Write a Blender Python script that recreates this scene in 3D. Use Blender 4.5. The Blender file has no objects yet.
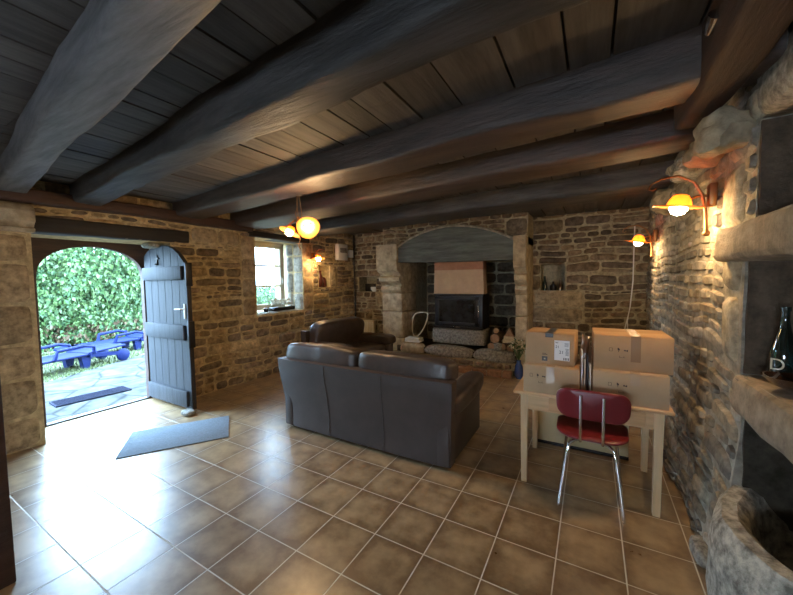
import bpy, bmesh, math, random
from mathutils import Vector, Matrix, Euler, noise
R = math.radians
PI = math.pi
rng = random.Random(7)
C = bpy.context.scene.collection

# ------------------------------------------------------------------ camera
FOC, PITCH, ROLL, TH, CH = 340.79, 0.0551, -0.0144, -0.5197, 1.574
cp, sp, cr, sr, ct, st = math.cos(PITCH), math.sin(PITCH), math.cos(ROLL), math.sin(ROLL), math.cos(TH), math.sin(TH)
def lvl(x, y, z): return Vector((x * ct + y * st, -x * st + y * ct, z))
rt = lvl(cr, sr * sp, sr * cp); up = lvl(-sr, cr * sp, cr * cp); fw = lvl(0, cp, -sp)
cam = bpy.data.objects.new('camera', bpy.data.cameras.new('camera')); C.objects.link(cam)
cam.matrix_world = Matrix(((rt.x, up.x, -fw.x, 0), (rt.y, up.y, -fw.y, 0), (rt.z, up.z, -fw.z, CH), (0, 0, 0, 1)))
cam.data.sensor_width = 36; cam.data.lens = FOC / 793 * 36; cam.data.clip_start = 0.02
bpy.context.scene.camera = cam

# ------------------------------------------------------------------ light and exposure
vs = bpy.context.scene.view_settings
vs.view_transform = 'Standard'; vs.look = 'None'; vs.gamma = 1; vs.use_curve_mapping = False
vs.exposure = 0.15
w = bpy.data.worlds.new('World'); bpy.context.scene.world = w; w.use_nodes = True
bg = w.node_tree.nodes['Background']; bg.inputs[0].default_value = (0.46, 0.71, 1.0, 1); bg.inputs[1].default_value = 43.0

def area(name, loc, rot, sx, sy, power, col, portal=False):
    l = bpy.data.lights.new(name, 'AREA'); l.shape = 'RECTANGLE'; l.size = sx; l.size_y = sy
    l.energy = power; l.color = col
    if portal: l.cycles.is_portal = True
    o = bpy.data.objects.new(name, l); o.location = loc; o.rotation_euler = rot; C.objects.link(o)
    return o
area('door_portal', (-5.62, 1.75, 1.05), (0, R(-90), 0), 2.3, 1.3, 1, (1, 1, 1), True)
area('window_portal', (-5.5, 4.2, 1.7), (0, R(-90), 0), 1.3, 1.0, 1, (1, 1, 1), True)
# added warm fill light, set in the opening of the unseen rear wall
area('added_rear_fill', (-.8, -3.35, 1.25), (R(90), 0, 0), 1.1, .6, 32, (1.0, 0.86, 0.68))

# ------------------------------------------------------------------ materials
def mat(name, col=(0.5, 0.5, 0.5), rough=0.6, metal=0.0, noise_amt=0.0, nscale=20, bump=0.0, bscale=40, spec=0.5,
        attr=None, emit=None, estr=0, trans=0, stretch=None, col2=None, coat=0, sss=0, alpha=1, det=6):
    m = bpy.data.materials.new(name); m.use_nodes = True
    nt = m.node_tree; N = nt.nodes; L = nt.links
    b = N['Principled BSDF']
    b.inputs['Base Color'].default_value = (*col, 1); b.inputs['Roughness'].default_value = rough
    b.inputs['Metallic'].default_value = metal; b.inputs['Specular IOR Level'].default_value = spec
    b.inputs['Transmission Weight'].default_value = trans; b.inputs['Coat Weight'].default_value = coat
    b.inputs['Alpha'].default_value = alpha
    if emit: b.inputs['Emission Color'].default_value = (*emit, 1); b.inputs['Emission Strength'].default_value = estr
    tc = N.new('ShaderNodeTexCoord'); mp = N.new('ShaderNodeMapping'); L.new(tc.outputs['Object'], mp.inputs[0])
    if stretch: mp.inputs['Scale'].default_value = stretch
    src = None
    if attr:
        a = N.new('ShaderNodeAttribute'); a.attribute_name = attr; src = a.outputs['Color']
    if noise_amt or col2:
        n = N.new('ShaderNodeTexNoise'); n.inputs['Scale'].default_value = nscale; n.inputs['Detail'].default_value = det
        n.inputs['Roughness'].default_value = 0.65
        L.new(mp.outputs[0], n.inputs['Vector'])
        mx = N.new('ShaderNodeMix'); mx.data_type = 'RGBA'; rp = N.new('ShaderNodeValToRGB')
        rp.color_ramp.elements[0].position = 0.35; rp.color_ramp.elements[1].position = 0.65
        L.new(n.outputs['Fac'], rp.inputs[0])
        if col2:
            L.new(rp.outputs[0], mx.inputs[0]); mx.inputs[6].default_value = (*col, 1); mx.inputs[7].default_value = (*col2, 1)
            if src: L.new(src, mx.inputs[6])
        else:
            mx.blend_type = 'MULTIPLY'; mx.inputs[0].default_value = 1
            rp.color_ramp.elements[0].color = (1 - noise_amt,) * 3 + (1,); rp.color_ramp.elements[1].color = (1 + noise_amt,) * 3 + (1,)
            if src: L.new(src, mx.inputs[6])
            else: mx.inputs[6].default_value = (*col, 1)
            L.new(rp.outputs[0], mx.inputs[7])
        src = mx.outputs[2]
    if src: L.new(src, b.inputs['Base Color'])
    if bump:
        n2 = N.new('ShaderNodeTexNoise'); n2.inputs['Scale'].default_value = bscale; n2.inputs['Detail'].default_value = 8
        n2.inputs['Roughness'].default_value = 0.7
        L.new(mp.outputs[0], n2.inputs['Vector'])
        bp = N.new('ShaderNodeBump'); bp.inputs['Strength'].default_value = min(1, bump); bp.inputs['Distance'].default_value = 0.01
        L.new(n2.outputs['Fac'], bp.inputs['Height']); L.new(bp.outputs[0], b.inputs['Normal'])
    return m

M = {}
M['stone'] = mat('rubble_stone', attr='col', rough=0.85, noise_amt=0.42, nscale=14, bump=0.9, bscale=26, spec=0.25)
M['mortar_l'] = mat('ochre_mortar', (0.50, 0.39, 0.22), 0.95, noise_amt=0.3, nscale=18, bump=0.8, bscale=60, spec=0.1)
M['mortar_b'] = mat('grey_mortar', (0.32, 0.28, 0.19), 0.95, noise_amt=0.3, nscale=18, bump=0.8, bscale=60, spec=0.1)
M['mortar_r'] = mat('pale_mortar', (0.34, 0.31, 0.25), 0.95, noise_amt=0.35, nscale=12, bump=0.9, bscale=40, spec=0.1)
M['dressed'] = mat('dressed_stone', (0.40, 0.33, 0.22), 0.85, noise_amt=0.35, nscale=9, bump=0.8, bscale=30, spec=0.2)
M['granite'] = mat('grey_granite', (0.26, 0.25, 0.22), 0.8, noise_amt=0.5, nscale=30, bump=0.9, bscale=45, spec=0.3)
M['pitted'] = mat('pitted_grey_stone', (0.40, 0.38, 0.32), 0.85, noise_amt=0.6, nscale=22, bump=1.0, bscale=55, spec=0.2)
M['ledge'] = mat('tan_ledge_stone', (0.30, 0.25, 0.19), 0.85, noise_amt=0.35, nscale=10, bump=0.8, bscale=50, spec=0.2)
M['beam_pale'] = mat('pale_grey_beam', (0.115, 0.115, 0.118), 0.5, noise_amt=0.5, nscale=5, bump=0.9, bscale=14, stretch=(0.35, 3, 3), spec=0.6)
M['dark_stone'] = mat('dark_rough_stone', (0.055, 0.046, 0.034), 0.9, noise_amt=0.5, nscale=10, bump=0.9, bscale=30, spec=0.1)
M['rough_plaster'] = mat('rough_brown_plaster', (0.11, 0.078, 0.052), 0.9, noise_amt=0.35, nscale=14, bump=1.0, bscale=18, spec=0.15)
M['beam'] = mat('old_grey_beam', (0.046, 0.043, 0.041), 0.55, noise_amt=0.5, nscale=5, bump=0.9, bscale=14, stretch=(0.35, 3, 3), spec=0.35)
M['beam_brown'] = mat('old_brown_beam', (0.055, 0.036, 0.027), 0.52, noise_amt=0.45, nscale=5, bump=0.8, bscale=14, stretch=(0.35, 3, 3), spec=0.6)
M['girder'] = mat('red_brown_beam', (0.05, 0.028, 0.02), 0.75, noise_amt=0.4, nscale=5, bump=0.8, bscale=14, stretch=(3, 0.35, 3), spec=0.3)
M['plank'] = mat('ceiling_plank', (0.095, 0.085, 0.08), 0.65, noise_amt=0.35, nscale=4, bump=0.5, bscale=12, stretch=(4, 0.4, 4), spec=0.4, attr='col')
M['blackwood'] = mat('black_wood', (0.018, 0.014, 0.012), 0.6, noise_amt=0.4, nscale=5, bump=0.6, bscale=16, stretch=(3, 0.4, 3))
M['redwood'] = mat('dark_red_wood', (0.05, 0.022, 0.014), 0.6, noise_amt=0.4, nscale=5, bump=0.6, bscale=16, stretch=(3, 0.4, 3))
M['mantel'] = mat('grey_green_beam', (0.11, 0.125, 0.11), 0.75, noise_amt=0.35, nscale=6, bump=0.7, bscale=14, stretch=(0.4, 3, 3))
M['leather'] = mat('dark_brown_leather', (0.052, 0.037, 0.030), 0.36, noise_amt=0.25, nscale=6, bump=0.35, bscale=12, spec=0.55)
M['leather_back'] = mat('dull_brown_leather', (0.062, 0.047, 0.042), 0.5, noise_amt=0.12, nscale=5, bump=0.15, bscale=120, spec=0.45)
M['pine'] = mat('pale_varnished_pine', (0.66, 0.44, 0.24), 0.4, noise_amt=0.1, nscale=6, stretch=(0.5, 6, 6), spec=0.4)
M['pine_leg'] = mat('pale_pine_leg', (0.66, 0.47, 0.27), 0.4, noise_amt=0.08, nscale=6, stretch=(6, 6, 0.5), spec=0.4)
M['pine_dark'] = mat('pine_drawer', (0.60, 0.37, 0.19), 0.4, noise_amt=0.1, nscale=6, stretch=(0.5, 6, 6), spec=0.4)
M['card'] = mat('brown_cardboard', (0.42, 0.275, 0.155), 0.8, noise_amt=0.06, nscale=5, spec=0.2)
M['card2'] = mat('cardboard', (0.46, 0.33, 0.20), 0.8, noise_amt=0.06, nscale=5, spec=0.2)
M['olive'] = mat('olive_beige_card', (0.50, 0.42, 0.24), 0.7)
M['tape'] = mat('brown_tape', (0.30, 0.19, 0.11), 0.25, spec=0.6)
M['cleartape'] = mat('clear_tape', (0.50, 0.36, 0.24), 0.18, spec=0.8)
M['ink'] = mat('printed_ink', (0.05, 0.035, 0.03), 0.7)
M['darktape'] = mat('dark_printed_tape', (0.05, 0.05, 0.055), 0.4)
M['paper'] = mat('white_paper', (0.86, 0.85, 0.82), 0.6)
M['paper_cream'] = mat('cream_paper', (0.62, 0.55, 0.42), 0.6)
M['redvinyl'] = mat('dark_red_vinyl', (0.17, 0.012, 0.018), 0.34, spec=0.55, noise_amt=0.08, nscale=8)
M['chrome'] = mat('chrome', (0.75, 0.75, 0.76), 0.12, metal=1)
M['iron'] = mat('black_iron', (0.02, 0.02, 0.022), 0.45, metal=0.6)
M['stove'] = mat('black_cast_iron', (0.008, 0.008, 0.009), 0.4, metal=0.0, spec=0.4)
M['stoveglass'] = mat('smoked_stove_glass', (0.018, 0.017, 0.016), 0.15, spec=0.5, noise_amt=0.5, nscale=4)
M['hood_low'] = mat('tan_render', (0.50, 0.34, 0.20), 0.75, noise_amt=0.08, nscale=8)
M['hood_top'] = mat('terracotta_render', (0.36, 0.17, 0.09), 0.75, noise_amt=0.15, nscale=8)
M['brick'] = mat('red_brick', attr='col', rough=0.85, noise_amt=0.25, nscale=20, bump=0.5, bscale=60)
M['bark'] = mat('log_bark', (0.16, 0.10, 0.06), 0.9, noise_amt=0.3, nscale=20, bump=0.6, bscale=40)
M['logend'] = mat('cut_log_end', (0.38, 0.22, 0.12), 0.8, noise_amt=0.2, nscale=20)
M['palewood'] = mat('pale_split_wood', (0.66, 0.52, 0.31), 0.7, noise_amt=0.15, nscale=20)
M['doorwood'] = mat('blue_grey_door', (0.040, 0.044, 0.052), 0.6, noise_amt=0.2, nscale=6, bump=0.3, bscale=14, stretch=(6, 6, 0.5), spec=0.2)
M['white'] = mat('white_plastic', (0.75, 0.74, 0.70), 0.4)
M['cream'] = mat('cream_window_paint', (0.62, 0.56, 0.42), 0.45)
M['glass'] = mat('clear_glass', (1, 1, 1), 0.0, trans=1.0)
M['glass'].node_tree.nodes['Principled BSDF'].inputs['IOR'].default_value = 1.05
M['greenglass'] = mat('dark_bottle_glass', (0.008, 0.022, 0.020), 0.06, spec=0.8, coat=0.5)
M['brownglass'] = mat('brown_glass', (0.07, 0.035, 0.02), 0.08, spec=0.8, coat=0.5)
M['rug'] = mat('blue_grey_mat', (0.20, 0.24, 0.28), 0.9, noise_amt=0.15, nscale=60, bump=0.4, bscale=200, spec=0.1)
M['bluemat'] = mat('dark_blue_rubber_mat', (0.010, 0.012, 0.026), 0.9, spec=0.1, noise_amt=0.3, nscale=40, bump=0.5, bscale=80)
M['blueplastic'] = mat('blue_plastic', (0.003, 0.008, 0.050), 0.6, spec=0.12)
M['bluevase'] = mat('blue_glaze', (0.03, 0.07, 0.25), 0.15, spec=0.7)
M['brass'] = mat('antique_bronze', (0.30, 0.15, 0.06), 0.4, metal=0.85)
M['flower'] = mat('white_petals', (0.7, 0.72, 0.65), 0.7)
M['leaf'] = mat('green_leaf', (0.06, 0.12, 0.04), 0.6)
M['vasedark'] = mat('dark_red_glaze', (0.08, 0.02, 0.012), 0.3)
M['grass'] = mat('lawn_grass', (0.10, 0.20, 0.035), 0.9, attr='col')
M['hedgeleaf'] = mat('hedge_leaf', attr='col', rough=0.6, spec=0.15)
M['hedgecore'] = mat('hedge_twigs', (0.03, 0.045, 0.02), 0.9)
M['soil'] = mat('green_soil', (0.06, 0.07, 0.03), 0.95, noise_amt=0.4, nscale=6)
M['plaster'] = mat('rear_wall_plaster', (0.50, 0.44, 0.34), 0.9, noise_amt=0.1, nscale=6, bump=0.4, bscale=20)
M['bulb'] = mat('glowing_bulb', (1, 0.8, 0.5), 0.5, emit=(1.0, 0.80, 0.50), estr=90)

def amber():
    m = bpy.data.materials.new('amber_glass'); m.use_nodes = True
    nt = m.node_tree; N = nt.nodes; L = nt.links; b = N['Principled BSDF']; out = N['Material Output']
    b.inputs['Base Color'].default_value = (0.6, 0.28, 0.08, 1); b.inputs['Roughness'].default_value = 0.25
    t = N.new('ShaderNodeBsdfTranslucent'); t.inputs[0].default_value = (0.75, 0.33, 0.09, 1)
    mx = N.new('ShaderNodeMixShader'); mx.inputs[0].default_value = 0.6
    L.new(b.outputs[0], mx.inputs[1]); L.new(t.outputs[0], mx.inputs[2]); L.new(mx.outputs[0], out.inputs[0])
    return m
M['amber'] = amber()

def paving():
    m = mat('slate_paving', (0.22, 0.25, 0.28), 0.9, spec=0.1)
    nt = m.node_tree; N = nt.nodes; L = nt.links; b = N['Principled BSDF']
    tc = N.new('ShaderNodeTexCoord'); v = N.new('ShaderNodeTexVoronoi'); v.feature = 'DISTANCE_TO_EDGE'; v.inputs['Scale'].default_value = 1.7
    nz = N.new('ShaderNodeTexNoise'); nz.inputs['Scale'].default_value = 5; nz.inputs['Detail'].default_value = 8
    L.new(tc.outputs['Object'], v.inputs[0]); L.new(tc.outputs['Object'], nz.inputs[0])
    r1 = N.new('ShaderNodeValToRGB'); r1.color_ramp.elements[0].position = 0.0; r1.color_ramp.elements[1].position = 0.05
    r1.color_ramp.elements[0].color = (0.13, 0.16, 0.12, 1); r1.color_ramp.elements[1].color = (1, 1, 1, 1)
    r2 = N.new('ShaderNodeValToRGB'); r2.color_ramp.elements[0].position = 0.35; r2.color_ramp.elements[1].position = 0.7
    r2.color_ramp.elements[0].color = (0.026, 0.028, 0.029, 1); r2.color_ramp.elements[1].color = (0.062, 0.064, 0.064, 1)
    L.new(v.outputs['Distance'], r1.inputs[0]); L.new(nz.outputs['Fac'], r2.inputs[0])
    mx = N.new('ShaderNodeMix'); mx.data_type = 'RGBA'; mx.blend_type = 'MULTIPLY'; mx.inputs[0].default_value = 0.8
    L.new(r2.outputs[0], mx.inputs[6]); L.new(r1.outputs[0], mx.inputs[7]); L.new(mx.outputs[2], b.inputs['Base Color'])
    return m
M['paving'] = paving()

TILE = 0.33; TX, TY = -2.4594, 1.3511
def tiles():
    m = bpy.data.materials.new('terracotta_floor_tiles'); m.use_nodes = True
    nt = m.node_tree; N = nt.nodes; L = nt.links; b = N['Principled BSDF']
    tc = N.new('ShaderNodeTexCoord'); sep = N.new('ShaderNodeSeparateXYZ'); L.new(tc.outputs['Object'], sep.inputs[0])
    def mth(op, a, bv=None, c=None):
        n = N.new('ShaderNodeMath'); n.operation = op
        for i, x in enumerate((a, bv, c)):
            if x is None: continue
            if isinstance(x, (int, float)): n.inputs[i].default_value = x
            else: L.new(x, n.inputs[i])
        return n.outputs[0]
    ux = mth('DIVIDE', mth('SUBTRACT', sep.outputs[0], TX), TILE); uy = mth('DIVIDE', mth('SUBTRACT', sep.outputs[1], TY), TILE)
    ex = mth('ABSOLUTE', mth('SUBTRACT', mth('FRACT', ux), 0.5)); ey = mth('ABSOLUTE', mth('SUBTRACT', mth('FRACT', uy), 0.5))
    e = mth('MAXIMUM', ex, ey)                                   # 0.5 on the joint
    grout = N.new('ShaderNodeMapRange'); grout.inputs[1].default_value = 0.488; grout.inputs[2].default_value = 0.492
    L.new(e, grout.inputs[0])
    cb = N.new('ShaderNodeCombineXYZ'); L.new(mth('FLOOR', ux), cb.inputs[0]); L.new(mth('FLOOR', uy), cb.inputs[1])
    wn = N.new('ShaderNodeTexWhiteNoise'); wn.noise_dimensions = '3D'; L.new(cb.outputs[0], wn.inputs['Vector'])
    vadd = N.new('ShaderNodeVectorMath'); vadd.operation = 'MULTIPLY_ADD'; vadd.inputs[1].default_value = (7, 7, 7)
    L.new(cb.outputs[0], vadd.inputs[0]); L.new(tc.outputs['Object'], vadd.inputs[2])
    nz = N.new('ShaderNodeTexNoise'); nz.inputs['Scale'].default_value = 6; nz.inputs['Detail'].default_value = 6; nz.inputs['Roughness'].default_value = 0.6
    L.new(vadd.outputs[0], nz.inputs[0])
    edge = N.new('ShaderNodeMapRange'); edge.inputs[1].default_value = 0.30; edge.inputs[2].default_value = 0.5; edge.inputs[3].default_value = 0; edge.inputs[4].default_value = 0.22
    L.new(e, edge.inputs[0])
    fac = mth('ADD', mth('SUBTRACT', nz.outputs['Fac'], edge.outputs[0]), mth('MULTIPLY', mth('SUBTRACT', wn.outputs['Value'], 0.5), 0.12))
    rp = N.new('ShaderNodeValToRGB'); rp.color_ramp.elements[0].position = 0.25; rp.color_ramp.elements[1].position = 0.62
    rp.color_ramp.elements[0].color = (0.19, 0.115, 0.056, 1); rp.color_ramp.elements[1].color = (0.42, 0.295, 0.16, 1)
    L.new(fac, rp.inputs[0])
    mx = N.new('ShaderNodeMix'); mx.data_type = 'RGBA'; mx.inputs[7].default_value = (0.62, 0.57, 0.47, 1)
    L.new(grout.outputs[0], mx.inputs[0]); L.new(rp.outputs[0], mx.inputs[6]); L.new(mx.outputs[2], b.inputs['Base Color'])
    rr = N.new('ShaderNodeMapRange'); rr.inputs[3].default_value = 0.24; rr.inputs[4].default_value = 0.36; L.new(nz.outputs['Fac'], rr.inputs[0])
    r2 = mth('ADD', rr.outputs[0], mth('MULTIPLY', grout.outputs[0], 0.4)); L.new(r2, b.inputs['Roughness'])
    b.inputs['Specular IOR Level'].default_value = 1.0
    bp = N.new('ShaderNodeBump'); bp.inputs['Strength'].default_value = 0.35; bp.inputs['Distance'].default_value = 0.003
    hh = mth('SUBTRACT', mth('MULTIPLY', nz.outputs['Fac'], 0.5), grout.outputs[0]); L.new(hh, bp.inputs['Height']); L.new(bp.outputs[0], b.inputs['Normal'])
    return m
M['tiles'] = tiles()

# ------------------------------------------------------------------ mesh building
class MB:
    def __init__(s): s.v = []; s.f = []; s.m = []; s.c = []; s.mats = []; s.usec = False
    def mi(s, m):
        m = M[m] if isinstance(m, str) else m
        if m not in s.mats: s.mats.append(m)
        return s.mats.index(m)
    def add(s, vs_, fs, m, cols=None, T=None):
        o = len(s.v); k = s.mi(m)
        for i, p in enumerate(vs_):
            p = Vector(p)
            if T is not None: p = T @ p
            s.v.append(p); s.c.append(cols[i] if isinstance(cols, list) else (cols if cols else (0.5, 0.5, 0.5)))
        if cols: s.usec = True
        for f in fs: s.f.append(tuple(o + i for i in f)); s.m.append(k)
        return s
    def bm(s, b, m, T=None, cols=None):
        b.verts.index_update(); b.verts.ensure_lookup_table()
        s.add([v.co.copy() for v in b.verts], [[v.index for v in f.verts] for f in b.faces], m, cols, T); b.free(); return s
    def box(s, c, d, m, bev=0.0, rot=(0, 0, 0), seg=2, cuts=0, T=None, cols=None, jit=0):
        b = bmesh.new(); bmesh.ops.create_cube(b, size=1); bmesh.ops.scale(b, vec=d, verts=b.verts)
        if bev: bmesh.ops.bevel(b, geom=b.edges[:] , offset=bev, segments=seg, affect='EDGES', profile=0.5)
        if cuts: bmesh.ops.subdivide_edges(b, edges=b.edges[:], cuts=cuts, use_grid_fill=True)
        if jit:
            for v in b.verts:
                v.co += noise.noise_vector((v.co + Vector(c)) * (0.5 / max(0.05, jit * 5))) * jit
        X = Matrix.Translation(c) @ Euler(rot).to_matrix().to_4x4()
        return s.bm(b, m, (T @ X) if T is not None else X, cols)
    def tube(s, pts, r, m, seg=10, T=None, caps=True):
        pts = [Vector(p) for p in pts]; n = len(pts); rs = r if isinstance(r, (list, tuple)) else [r] * n
        vs_, fs = [], []; prev = None
        for i, p in enumerate(pts):
            d = (pts[min(i + 1, n - 1)] - pts[max(i - 1, 0)]).normalized()
            if prev is None:
                a = Vector((0, 0, 1)) if abs(d.z) < 0.9 else Vector((1, 0, 0)); x = d.cross(a).normalized()
            else: x = (prev - d * prev.dot(d)).normalized()
            prev = x; y = d.cross(x)
            for k in range(seg):
                a = 2 * PI * k / seg; vs_.append(p + (x * math.cos(a) + y * math.sin(a)) * rs[i])
        for i in range(n - 1):
            for k in range(seg):
                k2 = (k + 1) % seg; fs.append((i * seg + k, i * seg + k2, (i + 1) * seg + k2, (i + 1) * seg + k))
        if caps: fs.append(tuple(range(seg - 1, -1, -1))); fs.append(tuple((n - 1) * seg + k for k in range(seg)))
        return s.add(vs_, fs, m, None, T)
    def lathe(s, prof, m, seg=24, T=None, wob=None):
        vs_, fs = [], []; n = len(prof)
        for r, z in prof:
            for k in range(seg):
                a = 2 * PI * k / seg; q = r * (wob(a, r) if wob else 1)
                vs_.append((q * math.cos(a), q * math.sin(a), z))
        for i in range(n - 1):
            for k in range(seg):
                k2 = (k + 1) % seg; fs.append((i * seg + k, i * seg + k2, (i + 1) * seg + k2, (i + 1) * seg + k))
        if prof[0][0] > 1e-4: fs.append(tuple(range(seg - 1, -1, -1)))
        if prof[-1][0] > 1e-4: fs.append(tuple((n - 1) * seg + k for k in range(seg)))
        return s.add(vs_, fs, m, None, T)
    def cushion(s, c, d, m, e=0.35, n=14, rot=(0, 0, 0), puff=0, T=None, wr=0.0, seed=0):
        # rounded box: cube grid pushed out to a superellipsoid
        b = bmesh.new(); bmesh.ops.create_cube(b, size=2); bmesh.ops.subdivide_edges(b, edges=b.edges[:], cuts=n, use_grid_fill=True)
        p = 2 / e
        for v in b.verts:
            q = v.co; L_ = (abs(q.x) ** p + abs(q.y) ** p + abs(q.z) ** p) ** (1 / p)
            q = q / L_
            q = Vector((q.x * d[0] / 2, q.y * d[1] / 2, q.z * d[2] / 2))
            if wr:
                q += q.normalized() * noise.noise(Vector((q.x * 9 + seed, q.y * 9, q.z * 9))) * wr
                q += q.normalized() * noise.noise(Vector((q.x * 3 + seed, q.y * 3, q.z * 3))) * wr * 1.5
            v.co = q
        X = Matrix.Translation(c) @ Euler(rot).to_matrix().to_4x4()
        return s.bm(b, m, (T @ X) if T is not None else X)
    def prism(s, outline, axis, a0, a1, m, T=None, cols=None):
        # outline in the two other axes, swept along axis from a0 to a1
        def P(u, v, w_): return {'x': (w_, u, v), 'y': (u, w_, v), 'z': (u, v, w_)}[axis]
        n = len(outline); vs_ = [P(u, v, a0) for u, v in outline] + [P(u, v, a1) for u, v in outline]
        fs = [tuple(range(n)), tuple(range(2 * n - 1, n - 1, -1))] + [(i, (i + 1) % n, n + (i + 1) % n, n + i) for i in range(n)]
        return s.add(vs_, fs, m, cols, T)
    def build(s, name, parent=None, smooth=True, loc=None, recalc=True, angle=40):
        me = bpy.data.meshes.new(name)
        me.from_pydata([tuple(v) for v in s.v], [], s.f)
        for m in s.mats: me.materials.append(m)
        me.polygons.foreach_set('material_index', s.m)
        if s.usec:
            ca = me.color_attributes.new('col', 'FLOAT_COLOR', 'POINT')
            flat = []
            for c in s.c: flat += [c[0], c[1], c[2], 1.0]
            ca.data.foreach_set('color', flat)
        if recalc:
            b = bmesh.new(); b.from_mesh(me); bmesh.ops.recalc_face_normals(b, faces=b.faces); b.to_mesh(me); b.free()
        if smooth:
            me.polygons.foreach_set('use_smooth', [True] * len(me.polygons)); me.set_sharp_from_angle(angle=R(angle))
        o = bpy.data.objects.new(name, me); C.objects.link(o)
        if parent: o.parent = parent
        if loc: o.location = loc
        return o

def tag(o, label=None, cat=None, group=None, kind=None):
    if label: o['label'] = label
    if cat: o['category'] = cat
    if group: o['group'] = group
    if kind: o['kind'] = kind
    return o
def thing(name, label, cat, loc=(0, 0, 0), rz=0, group=None, rot=None):
    o = bpy.data.objects.new(name, None); C.objects.link(o); o.location = loc
    o.rotation_euler = rot if rot else (0, 0, rz); o.empty_display_size = 0.1
    return tag(o, label, cat, group)
def copy_tree(o, parent=None):
    c = o.copy(); C.objects.link(c)
    if parent: c.parent = parent
    for ch in list(o.children): copy_tree(ch, c)
    return c

# ------------------------------------------------------------------ masonry
def smooth01(x): x = max(0, min(1, x)); return x * x * (3 - 2 * x)
def stone(mb, u0, u1, v0, v1, mapf, col, D, gap=0.012, rough=1.0, r_=None, warp=None, m='stone', res=0.04, corner=0.011):
    r_ = r_ or rng
    u0 += gap * r_.uniform(.3, .9); u1 -= gap * r_.uniform(.3, .9); v0 += gap * r_.uniform(.3, .9); v1 -= gap * r_.uniform(.3, .9)
    hw, hh = (u1 - u0) / 2, (v1 - v0) / 2
    if hw < 0.012 or hh < 0.01: return
    cu, cv = (u0 + u1) / 2, (v0 + v1) / 2
    nx = max(4, min(12, int(2 * hw / res))); ny = max(4, min(10, int(2 * hh / res)))
    ta, tb = r_.uniform(-.3, .3), r_.uniform(-.3, .3); sd = r_.uniform(0, 100)
    kx, ky = min(.45, corner / hw), min(.45, corner / hh)
    vs_, cs = [], []
    for j in range(ny + 1):
        for i in range(nx + 1):
            s_ = -1 + 2 * i / nx; t_ = -1 + 2 * j / ny
            s_ = math.copysign(abs(s_) ** .75, s_); t_ = math.copysign(abs(t_) ** .75, t_)
            uu = cu + hw * s_ * (1 - kx * t_ ** 4); vv = cv + hh * t_ * (1 - ky * s_ ** 4)
            edge = max(abs(s_), abs(t_))
            nz = noise.noise_vector(Vector((uu * 6 + sd, vv * 6, sd)))
            uu += nz.x * .010 * rough; vv += nz.y * .007 * rough
            h = D * (1 - edge ** 9) * (1 + .3 * (ta * s_ + tb * t_))
            h += (noise.noise(Vector((uu * 16, vv * 16, sd))) * .007 + noise.noise(Vector((uu * 40, vv * 40, sd))) * .003) * rough * (1 - edge ** 8)
            if edge > .999: h = -.006
            if warp:
                du, dv = warp(uu, vv); uu += du; vv += dv
            vs_.append(mapf(uu, vv, h))
            k = 1 + .25 * noise.noise(Vector((uu * 7, vv * 7, sd)))
            cs.append((col[0] * k, col[1] * k, col[2] * k))
    fs = [(j * (nx + 1) + i, j * (nx + 1) + i + 1, (j + 1) * (nx + 1) + i + 1, (j + 1) * (nx + 1) + i) for j in range(ny) for i in range(nx)]
    mb.add(vs_, fs, m, cs)

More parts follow.
